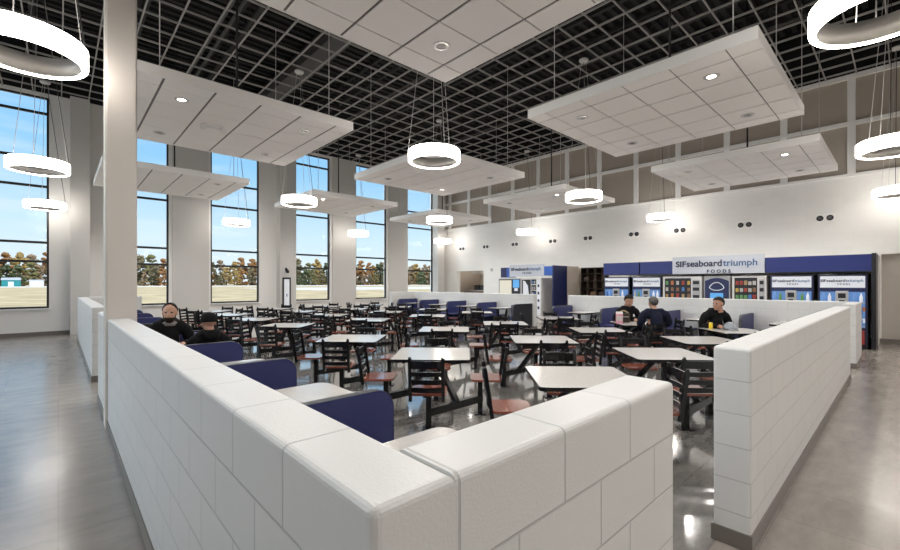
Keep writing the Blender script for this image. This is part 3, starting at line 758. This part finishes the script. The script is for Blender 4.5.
def chains(V, E_):
    """each limb grown on its own from inside the trunk; the remesh joins them"""
    out, used = [], set()
    succ = {}
    for a, b in E_: succ.setdefault(a, []).append(b)
    starts = [(None, 0)] + [(a, b) for a, bs in succ.items() for b in bs if b != a+1]
    heads = {b for a, b in starts}
    for a, b in starts:
        idx = [b]
        while idx[-1]+1 in succ.get(idx[-1], []) and idx[-1]+1 not in heads: idx.append(idx[-1]+1)
        vs = [V[i] for i in idx]
        if a is not None:
            r = vs[0][1] if not isinstance(vs[0][1], tuple) else min(vs[0][1])
            vs = [(Vector(V[a][0]).lerp(Vector(vs[0][0]), .35), r)] + vs
        out.append(skin_mesh(vs, [(i, i+1) for i in range(len(vs)-1)], 2))
    return out
def remeshed(meshes, name, m, voxel=.008, smooth=3, parent=None):
    bm = bmesh.new()
    for q in meshes: bm.from_mesh(q)
    me = bpy.data.meshes.new(name); bm.to_mesh(me); bm.free()
    o = bpy.data.objects.new('rm', me); COL.objects.link(o)
    r = o.modifiers.new('r', 'REMESH'); r.mode = 'VOXEL'; r.voxel_size = voxel; r.use_smooth_shade = True
    s = o.modifiers.new('s', 'SMOOTH'); s.factor = .5; s.iterations = smooth
    out = evald(o, name); bpy.data.objects.remove(o)
    for p in out.polygons: p.use_smooth = True
    out.materials.clear(); out.materials.append(m)
    q = bpy.data.objects.new(name, out); COL.objects.link(q)
    if parent: q.parent = parent
    return q
def head_meshes(c, yaw, pitch=0.0, s=1.0):
    """head facing local +x turned by yaw; c: centre"""
    M = Matrix.Translation(c) @ Matrix.Rotation(yaw, 4, 'Z') @ Matrix.Rotation(pitch, 4, 'Y') @ Matrix.Scale(s, 4)
    b = MB()
    b.ball((-.012, 0, .030), .1, .98, .78, .90, 3, M=M)        # cranium
    b.ball((.022, 0, -.028), .1, .70, .64, .80, 3, M=M)        # face
    b.ball((.052, 0, -.088), .03, 1.0, 1.15, .8, 2, M=M)       # chin
    b.ball((.066, 0, .026), .03, .7, 1.7, .45, 2, M=M)         # brow
    for sy in (-1, 1):
        b.ball((.066, sy*.036, -.028), .022, .7, 1, .9, 2, M=M)  # cheek
        b.ball((-.008, sy*.079, -.008), .026, .75, .32, 1.15, 2, M=M)  # ear
    b.ball((.096, 0, -.026), .016, 1.1, .85, .9, 2, M=M); b.ball((.088, 0, -.004), .012, .9, .7, 2.0, 2, M=M)   # nose
    b.ball((.082, 0, -.062), .016, .7, 1.5, .55, 2, M=M)       # mouth
    b.cyl(M @ Vector((-.025, 0, -.05)), M @ Vector((-.045, 0, -.15)), .056, .062, n=16)
    me = bpy.data.meshes.new('h'); b.bm.to_mesh(me); b.bm.free(); return me, M
def hand_mesh(wrist, d, up, curl=.5, side=1):
    """palm, four bent fingers and a thumb; d: pointing direction, up: back of the hand"""
    d = Vector(d).normalized(); up = Vector(up); up = (up-d*up.dot(d)).normalized(); s = d.cross(up)*side
    out = []
    w = Vector(wrist)
    out.append(skin_mesh([(w-d*.02, .025), (w+d*.03, (.034, .024)), (w+d*.075, (.038, .022))], [(0, 1), (1, 2)], 2))
    for k, (off, ln) in enumerate(((-.029, .072), (-.010, .080), (.010, .074), (.028, .058))):
        a0 = w+d*.07+s*off; v = [(a0, .0105)]; dirv = d.copy(); p = a0
        for seg in range(3):
            ang = curl*(.5+.45*seg); dirv = (d*math.cos(ang)-up*math.sin(ang)); p = p+dirv*ln*(.44, .32, .24)[seg]; v.append((p, (.0098, .009, .0078)[seg]))
        out.append(skin_mesh(v, [(0, 1), (1, 2), (2, 3)], 2))
    t0 = w+d*.02-s*.02; t1 = t0-s*.030+d*.028-up*.010; t2 = t1+d*.030-s*.006-up*.012; t3 = t2+d*.022+s*.004-up*.008
    out.append(skin_mesh([(t0, .014), (t1, .0125), (t2, .011), (t3, .009)], [(0, 1), (1, 2), (2, 3)], 2))
    return out
def cap_mesh(M, cut, r=(.112, .093, .103), c=(-.014, 0, .034), bump=0., seed=1):
    b = bmesh.new(); bmesh.ops.create_uvsphere(b, u_segments=36, v_segments=24, radius=1); rnd = random.Random(seed)
    dele = []
    for v in b.verts:
        p = Vector((v.co.x*r[0]+c[0], v.co.y*r[1]+c[1], v.co.z*r[2]+c[2]))
        if not cut(p): dele.append(v)
        v.co = p*(1+rnd.uniform(-bump, bump))
    bmesh.ops.delete(b, geom=dele, context='VERTS')
    bmesh.ops.solidify(b, geom=b.faces[:], thickness=.012)
    for f in b.faces: f.smooth = True
    me = bpy.data.meshes.new('cap'); b.to_mesh(me); b.free(); me.transform(M); return me
def mesh_obj(me, name, m, parent):
    me.materials.clear(); me.materials.append(m); o = bpy.data.objects.new(name, me); COL.objects.link(o); o.parent = parent; return o
def person(label, loc, rz, arms, yaw=0, pitch=0, lean=.06, hair='short', cloth=BLKCLOTH, skin=SKIN, beard=False, hood=False, big=1.0, hands=(.5, .5), hdir=((1, -.4, 0), (1, .4, 0)), knees=((.46, .13), (.46, -.13)), seat=.455):
    """seated figure, local +x is forward; arms: ((elbow, wrist) left, (elbow, wrist) right)"""
    root = thing('person', label, 'person', (loc[0], loc[1], .0025), rz, 'people seated in the hall')
    z0 = seat+.095
    P = lambda x, y, z: Vector((x, y, z))
    pel, wai, che, nb = P(0, 0, z0), P(lean*.35, 0, z0+.17), P(lean*.8, 0, z0+.36), P(lean*1.1, 0, z0+.50)
    nk = P(lean*1.2+.01, 0, z0+.56); hc = P(lean*1.3+.04, 0, z0+.655)
    sh = [P(lean, sy*.175*big, z0+.46) for sy in (1, -1)]
    V = [(pel, (.15, .13)), (wai, (.145, .115)), (che, (.16, .125)), (nb, .075), (nk, .058)]
    E_ = [(0, 1), (1, 2), (2, 3), (3, 4)]
    for q, sy in enumerate((1, -1)):
        n = len(V); el, wr = Vector(arms[q][0]), Vector(arms[q][1])
        V += [(sh[q], .066), (sh[q].lerp(el, .55), .050), (el, .042), (el.lerp(wr, .35), .042), (wr, .028)]; E_ += [(2, n), (n, n+1), (n+1, n+2), (n+2, n+3), (n+3, n+4)]
        n = len(V); kx, ky = knees[q]
        V += [(P(.05, sy*.095, z0-.01), .095), (P(kx*.6, (ky+sy*.095)/2, z0+.0), .078), (P(kx, ky, z0-.005), .060), (P(kx-.01, ky, z0-.20), .056), (P(kx-.04, ky, .09), .038), (P(kx+.03, ky, .05), .036), (P(kx+.12, ky*1.1, .034), .030)]
        E_ += [(0, n)] + [(n+k, n+k+1) for k in range(6)]
    body = chains(V, E_); body.append(skin_mesh([(sh[0], .062), (che.lerp(nb, .6), .085), (sh[1], .062)], [(0, 1), (1, 2)], 2))
    hm, M = head_meshes(hc, yaw, pitch, 1.07); body.append(hm)
    body.append(skin_mesh([(nb, .062), (nk, .056), (hc-Vector((0.01, 0, .06)), .056)], [(0, 1), (1, 2)], 1))
    for q, side in ((0, 1), (1, -1)):
        body += hand_mesh(Vector(arms[q][1]), hdir[q], (0, 0, 1), hands[q], side)
    remeshed(body, 'body', skin, .0075, 2, root)
    b = MB()
    for sy in (-1, 1): b.ball((.079, sy*.031, .008), .011, .6, 1.15, .8, 2, M=M)
    b.build('eye', EYE, root)
    # clothes
    g = 1.13*big
    J = [(wai-Vector((0, 0, .13)), (.175*big, .15)), (wai, (.165*big, .14)), (che, (.178*big, .148)), (nb-Vector((0, 0, .01)), .092)]; JE = [(0, 1), (1, 2), (2, 3)]
    for q in range(2):
        n = len(J); el, wr = Vector(arms[q][0]), Vector(arms[q][1])
        J += [(sh[q], .082*g), (sh[q].lerp(el, .5), .070*g), (el, .060*g), (el.lerp(wr, .5), .052*g), (el.lerp(wr, .96), .040*g)]; JE += [(2, n)] + [(n+k, n+k+1) for k in range(4)]
    parts = chains(J, JE)
    parts.append(skin_mesh([(sh[0]+Vector((0, .01, .005)), .080*g), (sh[0].lerp(nb, .55)-Vector((0, 0, .02)), .098), (nb-Vector((0, 0, .05)), .11), (sh[1].lerp(nb, .55)-Vector((0, 0, .02)), .098), (sh[1]+Vector((0, -.01, .005)), .080*g)], [(0, 1), (1, 2), (2, 3), (3, 4)], 2))
    parts.append(skin_mesh([(sh[0].lerp(che, .35), .10*g), (che, .15), (sh[1].lerp(che, .35), .10*g)], [(0, 1), (1, 2)], 2))
    if hood:
        b = MB(); b.lathe([(.07, -.02), (.110, -.03), (.128, .0), (.112, .05), (.088, .065), (.064, .03)], 20, tuple(nb+Vector((-.045, 0, .015))), closed=True)
        b.ball(tuple(nb+Vector((-.12, 0, -.01))), .09, .7, 1.1, .9, 2)
        me = bpy.data.meshes.new('hd'); b.bm.to_mesh(me); b.bm.free(); parts.append(me)
    else:
        b = MB(); b.lathe([(.058, 0), (.082, -.02), (.085, .025), (.066, .04)], 20, tuple(nb+Vector((-.005, 0, .01))), closed=True)
        me = bpy.data.meshes.new('hd'); b.bm.to_mesh(me); b.bm.free(); parts.append(me)
    remeshed(parts, 'jacket', cloth, .011, 2, root)
    T_ = [(pel+Vector((0, 0, .06)), (.165, .14)), (pel, (.165, .145))]; TE = [(0, 1)]
    for q, sy in enumerate((1, -1)):
        n = len(T_); kx, ky = knees[q]
        T_ += [(P(.06, sy*.095, z0-.005), .108), (P(kx*.6, (ky+sy*.095)/2, z0), .092), (P(kx, ky, z0-.005), .074), (P(kx-.01, ky, z0-.2), .070), (P(kx-.04, ky, .11), .062)]
        TE += [(1, n)] + [(n+k, n+k+1) for k in range(4)]
    remeshed(chains(T_, TE), 'trousers', JEANS, .012, 2, root)
    for q, sy in enumerate((1, -1)):
        kx, ky = knees[q]
        remeshed([skin_mesh([(P(kx-.06, ky, .05), .048), (P(kx+.03, ky, .052), .050), (P(kx+.14, ky*1.1, .036), .036)], [(0, 1), (1, 2)], 2)], 'shoe', SHOE, .010, 1, root)
    if hair == 'beanie':
        mesh_obj(cap_mesh(M, lambda p: p.z > .018-.25*p.x*.5, (.116, .098, .108)), 'beanie', BLKCLOTH, root)
        b = MB(); b.lathe([(.094, -.012), (.104, -.012), (.106, .022), (.096, .024)], 28, closed=True)
        for v in b.bm.verts: v.co = M @ Vector((v.co.x*1.1-.014, v.co.y*.93, v.co.z+.020-.12*v.co.x))
        b.build('beanie_cuff', BLKCLOTH, root)
    elif hair == 'short':
        mesh_obj(cap_mesh(M, lambda p: p.z > .045+max(0, p.x)*.42-max(0, -p.x)*1.25 and not (p.x > .055 and p.z < .085), (.112, .090, .102), bump=.02), 'hair', HAIR, root)
    elif hair == 'grey':
        mesh_obj(cap_mesh(M, lambda p: p.z > .045+max(0, p.x)*.42-max(0, -p.x)*1.25 and not (p.x > .055 and p.z < .085), (.107, .086, .098), bump=.01), 'hair', GREYHAIR, root)
    elif hair == 'receding':
        mesh_obj(cap_mesh(M, lambda p: p.z > .030+max(0, p.x)*.9-max(0, -p.x)*1.1 and (p.x < .045), (.108, .087, .098), bump=.01), 'hair', HAIR, root)
    if beard:
        mesh_obj(cap_mesh(M, lambda p: p.z < -.056+max(0, .050-p.x)*.9 and p.x > -.012 and p.z > -.135, (.081, .0705, .096), (.024, 0, -.034), bump=.03), 'beard', mat('brown_beard', (.022, .014, .010), .8, spec=.2), root)
    return root
zt = .745     # a hand resting on a table top
UA = PI/4
# two at the booth by the column
p1 = person('bearded person in a black hooded jacket facing the camera at the booth by the column', (1.12, 7.02), -PI/2, (((.12, .27, .75), (.33, .12, zt+.05)), ((.14, -.27, .75), (.30, -.16, zt+.06))), yaw=-.30, lean=.10, hair='receding', beard=True, hood=True, big=1.12, skin=SKIN, knees=((.30, .14), (.30, -.14)))
sc = MB(); sc.lathe([(.075, -.03), (.10, -.045), (.108, -.005), (.08, .015)], 20, (.115, 0, 1.075), closed=True); sc.build('collar_lining', GREYCL, p1)
person('person in a black jacket and black knitted beanie with back to the camera', (1.40, 5.93), PI/2, (((.08, .29, .76), (.32, .14, zt+.05)), ((.08, -.29, .76), (.32, -.14, zt+.05))), lean=.04, hair='beanie', hood=True, big=1.02, knees=((.30, .13), (.30, -.13))).scale = (.92, .92, .92)
# three at the cluster tables near the vending wall
cx, cy = CP[(3, 1)]; d = .70/math.sqrt(2)
person('person in a navy jacket with short grey hair, back turned, on a slatted chair', (cx-d+.07, cy-d-.07), UA, (((.08, .29, .77), (.34, .20, zt+.05)), ((.08, -.29, .77), (.34, -.18, zt+.05))), lean=.10, hair='grey', cloth=NVYCLOTH, big=1.18, knees=((.36, .20), (.36, -.20)))
person('dark-haired person in a black top looking down at the table opposite the navy jacket', (cx+d, cy+d), UA+PI, (((.10, .30, .76), (.34, .10, zt+.05)), ((.10, -.30, .76), (.34, -.12, zt+.05))), yaw=.25, pitch=.30, lean=.14, hair='short', skin=SKIN2, big=1.0, knees=((.36, .20), (.36, -.20)))
cx, cy = CP[(3, 0)]
person('person in a black hooded jacket looking sideways with hands clasped on the table', (cx+d-.06, cy+d+.02), UA+PI, (((.12, .28, .76), (.36, .03, zt+.05)), ((.12, -.28, .76), (.36, -.03, zt+.05))), yaw=-1.15, lean=.14, hair='short', hood=True, skin=SKIN2, big=1.06, hdir=((1, .5, 0), (1, -.5, 0)), knees=((.36, .20), (.36, -.20)))
# things on their tables
TT = .7435
t = thing('drink_can', 'yellow drink can on the table of the person with clasped hands', 'can', (cx-.02+.0, cy+.40, TT))
MB().lathe([(0, 0), (.026, 0), (.033, .008), (.033, .112), (.027, .122), (0, .122)], 20).build('can_body', colmat('can_yellow', (.80, .58, .03), .3), t)
MB().lathe([(.027, .122), (.029, .125), (.026, .126), (.024, .121), (0, .121)], 20).build('can_lid', METAL, t); MB().box(-.012, .004, -.008, .008, .122, .125).build('ring_tab', METAL, t)
t = thing('helmet', 'grey helmet with a dark strap on the table beside the yellow can', 'helmet', (cx+.12, cy+.12, TT), .6)
b = bmesh.new(); bmesh.ops.create_uvsphere(b, u_segments=28, v_segments=18, radius=1)
bmesh.ops.delete(b, geom=[v for v in b.verts if v.co.z < -.05], context='VERTS')
for v in b.verts: v.co = Vector((v.co.x*.15*(1.0+.12*(v.co.x > .5)), v.co.y*.115, v.co.z*.13+.012))
bmesh.ops.solidify(b, geom=b.faces[:], thickness=.012)
me = bpy.data.meshes.new('shell'); b.to_mesh(me); b.free()
for p in me.polygons: p.use_smooth = True
mesh_obj(me, 'shell', mat('helmet_grey', (.24, .26, .29), .3), t)
MB().bbox(-.20, -.10, -.07, .07, .0, .02, .006).build('brim', mat('helmet_brim', (.3, .31, .33), .3), t)
m = MB()
for k in range(3): m.bar((-.07+.06*k, -.035, .139-.01*abs(k-1)), (-.04+.06*k, -.035, .139-.01*abs(k-1)), .014, .008)
m.build('vent', MBLK, t)
m = MB(); pts = [(.10, -.10, .03), (.16, -.13, .02), (.21, -.10, .012), (.22, -.02, .01), (.17, .05, .012)]
for a, q in zip(pts, pts[1:]): m.cyl(a, q, .010, n=8)
m.build('strap', MBLK, t)
cx, cy = CP[(3, 1)]
t = thing('carton', 'pink and white carton standing on the table beside the dark lunch bag', 'carton', (cx-.22, cy+.30, TT), .5)
MB().bbox(-.05, .05, -.07, .07, 0, .20, .006).build('carton_body', colmat('carton_pink', (.62, .26, .34), .5), t)
MB().box(-.052, -.05, -.06, .06, .05, .16).build('label_panel', SNACK[5], t); MB().prism([(-.05, .20), (.05, .20), (0, .25)], -.07, .07, 'y').build('carton_top', SNACK[5], t)
t = thing('lunch_bag', 'dark lunch bag with a tan strap on the table before the dark-haired person', 'bag', (cx+.02, cy+.32, TT), .6)
MB().bbox(-.075, .075, -.13, .13, 0, .21, .03, 3).build('bag_body', mat('bag_dark', (.035, .03, .022), .8, noise=.5, nscale=30), t)
m = MB(); pts = [Vector((0, -.10+.2*k/10, .205+.055*math.sin(PI*k/10))) for k in range(11)]
for a, q in zip(pts, pts[1:]): m.bar(a, q, .03, .008, up=(1, 0, 0))
m.build('strap', mat('strap_tan', (.38, .30, .20), .8), t); MB().box(-.08, -.074, -.10, .10, .12, .135).build('zip', METAL, t)

# ------------------------------------------------------------------ outside
GR = -.10
field = mat('dry_grass', (.52, .40, .24), .95, spec=0, noise=.35, nscale=.25)
struct(MB().box(-900, 1600, YN+.26, 1500, GR-1, GR).build('ground', field))
struct(MB().box(-900, 1600, 235, 300, GR, GR+.05).build('path', mat('pale_track', (.62, .57, .50), .9, spec=0)))
struct(MB().box(45, 400, 95, 150, GR, GR+.04).build('pavement', mat('concrete_lot', (.60, .56, .52), .9, spec=0)))
bark = mat('bark', (.10, .07, .05), .9)
leafc = [(.22, .20, .09), (.34, .18, .08), (.38, .26, .10), (.20, .17, .10), (.11, .13, .07), (.32, .23, .15)]
leafn = ['olive', 'rust orange', 'golden', 'brown green', 'dark green', 'tan']
protos = []
def make_tree(k):
    rnd = random.Random(50+k)
    root = thing('autumn_tree', '%s tree in the distant autumn tree line beyond the field' % leafn[k], 'tree', (0, 0, GR), 0, '%s trees of the tree line' % leafn[k])
    m = MB(); m.cyl((0, 0, 0), (0, 0, 12), .35, .15, n=6)
    for q in range(4):
        a = rnd.random()*2*PI; m.cyl((0, 0, 6+q), (2.2*math.cos(a), 2.2*math.sin(a), 10+q*1.5), .14, .06, n=5)
    m.build('trunk', bark, root)
    m = MB()
    for q in range(60):
        z = .6+rnd.random()*17; rr_ = 6.0*math.sqrt(max(.05, 1-max(0, z-6)/11.5)); a = rnd.random()*2*PI; d = rr_*rnd.random()**.5*.8
        m.ball((d*math.cos(a), d*math.sin(a), z), .75+rnd.random()*.75, 1, 1, .85, 1)
    for v in m.bm.verts:
        v.co += Vector((rnd.uniform(-.3, .3), rnd.uniform(-.3, .3), rnd.uniform(-.3, .3)))
    m.build('foliage', mat('leaves_%d' % k, leafc[k], .9, spec=.05, noise=.6, nscale=.9), root, recalc=False)
    return root
rnd = random.Random(4); n = 0
for row in range(2):
    x = -45+row*4
    while x < 330:
        k = rnd.choices(range(6), (3, 4, 4, 3, 3, 3) if row else (2, 2, 2, 4, 7, 3))[0]
        sc = rnd.uniform(.95, 1.25) if row else rnd.uniform(.45, .75)
        loc = (x, 322+30*row+rnd.uniform(-8, 8), GR)
        pr = [p for p in protos if p[0] == k]
        if not pr:
            o = make_tree(k); protos.append((k, o)); o.location = loc; o.scale = (sc, sc, sc)
        else: dup(pr[0][1], loc, rnd.random()*6, None, (sc*1.1, sc*1.1, sc))
        x += rnd.uniform(5.0, 7.5) if row else rnd.uniform(4.0, 6.0)
for k, (x, c, lab) in enumerate(((-27, (.02, .22, .24), 'teal shed far across the field seen through the end window'), (-17, (.02, .25, .27), 'smaller teal shed nearer the window frame far across the field'), (-8, (.7, .7, .7), 'white van far across the field beside the teal sheds'))):
    t = thing('field_shed' if k < 2 else 'van', lab, 'shed' if k < 2 else 'van', (x, 300, GR))
    w = (5, 3.2, 2.6)[k]
    MB().box(-w, w, -2.5, 2.5, 0, 3.2).build('body_shell', colmat('shed_%d' % k, c), t)
    MB().prism([(-2.8, 3.2), (2.8, 3.2), (0, 4.4 if k < 2 else 3.5)], -w-.2, w+.2, 'x').build('roof', MGREY, t)
    MB().box(-1, 1, -2.56, -2.5, 0, 2.4).build('door', MLIGHT, t)

# ------------------------------------------------------------------ light
EXPO = 0.92
wd = bpy.data.worlds.new('sky'); S.world = wd; wd.use_nodes = True; nt = wd.node_tree; N, L = nt.nodes, nt.links
tc = N.new('ShaderNodeTexCoord'); sp = N.new('ShaderNodeSeparateXYZ'); L.new(tc.outputs['Generated'], sp.inputs[0])
cr = N.new('ShaderNodeValToRGB'); L.new(sp.outputs[2], cr.inputs[0]); e = cr.color_ramp.elements
e[0].position = 0; e[0].color = (.80, .86, .90, 1); e[1].position = 1; e[1].color = (.10, .28, .70, 1)
for p, c in ((.10, (.62, .80, .93)), (.24, (.31, .60, .91)), (.42, (.20, .48, .88))):
    q = e.new(p); q.color = (*c, 1)
mp = N.new('ShaderNodeMapping'); mp.inputs['Scale'].default_value = (3, 3, 16); L.new(tc.outputs['Generated'], mp.inputs[0])
ns = N.new('ShaderNodeTexNoise'); ns.inputs['Scale'].default_value = 1.4; ns.inputs['Detail'].default_value = 6; L.new(mp.outputs[0], ns.inputs[0])
r = N.new('ShaderNodeMapRange'); r.inputs[1].default_value = .52; r.inputs[2].default_value = .78; r.inputs[3].default_value = 0; r.inputs[4].default_value = .55; L.new(ns.outputs[0], r.inputs[0])
mx = N.new('ShaderNodeMixRGB'); mx.inputs[2].default_value = (.9, .92, .94, 1); L.new(r.outputs[0], mx.inputs[0]); L.new(cr.outputs[0], mx.inputs[1])
# bright western sky glow, added out of view to light the east wall
dt = N.new('ShaderNodeVectorMath'); dt.operation = 'DOT_PRODUCT'; L.new(tc.outputs['Generated'], dt.inputs[0]); dt.inputs[1].default_value = Vector((-.75, .32, .50)).normalized()
mxx = N.new('ShaderNodeMath'); mxx.operation = 'MAXIMUM'; mxx.inputs[1].default_value = 0; L.new(dt.outputs['Value'], mxx.inputs[0])
pw = N.new('ShaderNodeMath'); pw.operation = 'POWER'; pw.inputs[1].default_value = 9; L.new(mxx.outputs[0], pw.inputs[0])
ml = N.new('ShaderNodeMath'); ml.operation = 'MULTIPLY'; ml.inputs[1].default_value = 9; L.new(pw.outputs[0], ml.inputs[0])
gl = N.new('ShaderNodeMixRGB'); gl.blend_type = 'MULTIPLY'; gl.inputs[0].default_value = 1; gl.inputs[1].default_value = (.88, .94, 1, 1); L.new(ml.outputs[0], gl.inputs[2])
ad = N.new('ShaderNodeMixRGB'); ad.blend_type = 'ADD'; ad.inputs[0].default_value = 1; L.new(mx.outputs[0], ad.inputs[1]); L.new(gl.outputs[0], ad.inputs[2])
bg = N['Background']; L.new(ad.outputs[0], bg.inputs[0]); bg.inputs[1].default_value = .63
sun = bpy.data.lights.new('sun', 'SUN'); sun.energy = 2.1; sun.angle = .01; sun.color = (1, .93, .82)
so = bpy.data.objects.new('sun', sun); COL.objects.link(so); so.rotation_euler = Vector((-.55, .75, -.55)).to_track_quat('-Z', 'Y').to_euler()
def spot(loc, e):
    l = bpy.data.lights.new('downlight_lamp', 'SPOT'); l.energy = e; l.spot_size = math.radians(150); l.spot_blend = .6; l.shadow_soft_size = .05; l.color = (1, .965, .92)
    o = bpy.data.objects.new('downlight_lamp', l); COL.objects.link(o); o.location = loc
for (i, j), c in cloud_at.items():
    for sx in (-1, 1):
        for sy in (-1, 1): spot((c[0]+sx*.97, c[1]+sy*.97, CZ-.02), 65)

# ------------------------------------------------------------------ camera
cam = bpy.data.cameras.new('camera'); co = bpy.data.objects.new('camera', cam); COL.objects.link(co)
cam.sensor_width = 36; cam.lens = 422.5/900*36; cam.shift_y = 8.1/900; cam.clip_start = .05; cam.clip_end = 2000
th = .8232
fwd = Vector((math.cos(th), math.sin(th), 0))
co.location = (0, 0, 1.615); co.rotation_euler = fwd.to_track_quat('-Z', 'Y').to_euler()
S.camera = co
S.view_settings.view_transform = 'Standard'; S.view_settings.look = 'None'; S.view_settings.gamma = 1; S.view_settings.exposure = EXPO
S.cycles.max_bounces = 10; S.cycles.diffuse_bounces = 6; S.cycles.glossy_bounces = 4; S.cycles.transparent_max_bounces = 12
S.cycles.sample_clamp_indirect = 6; S.cycles.caustics_reflective = False; S.cycles.caustics_refractive = False
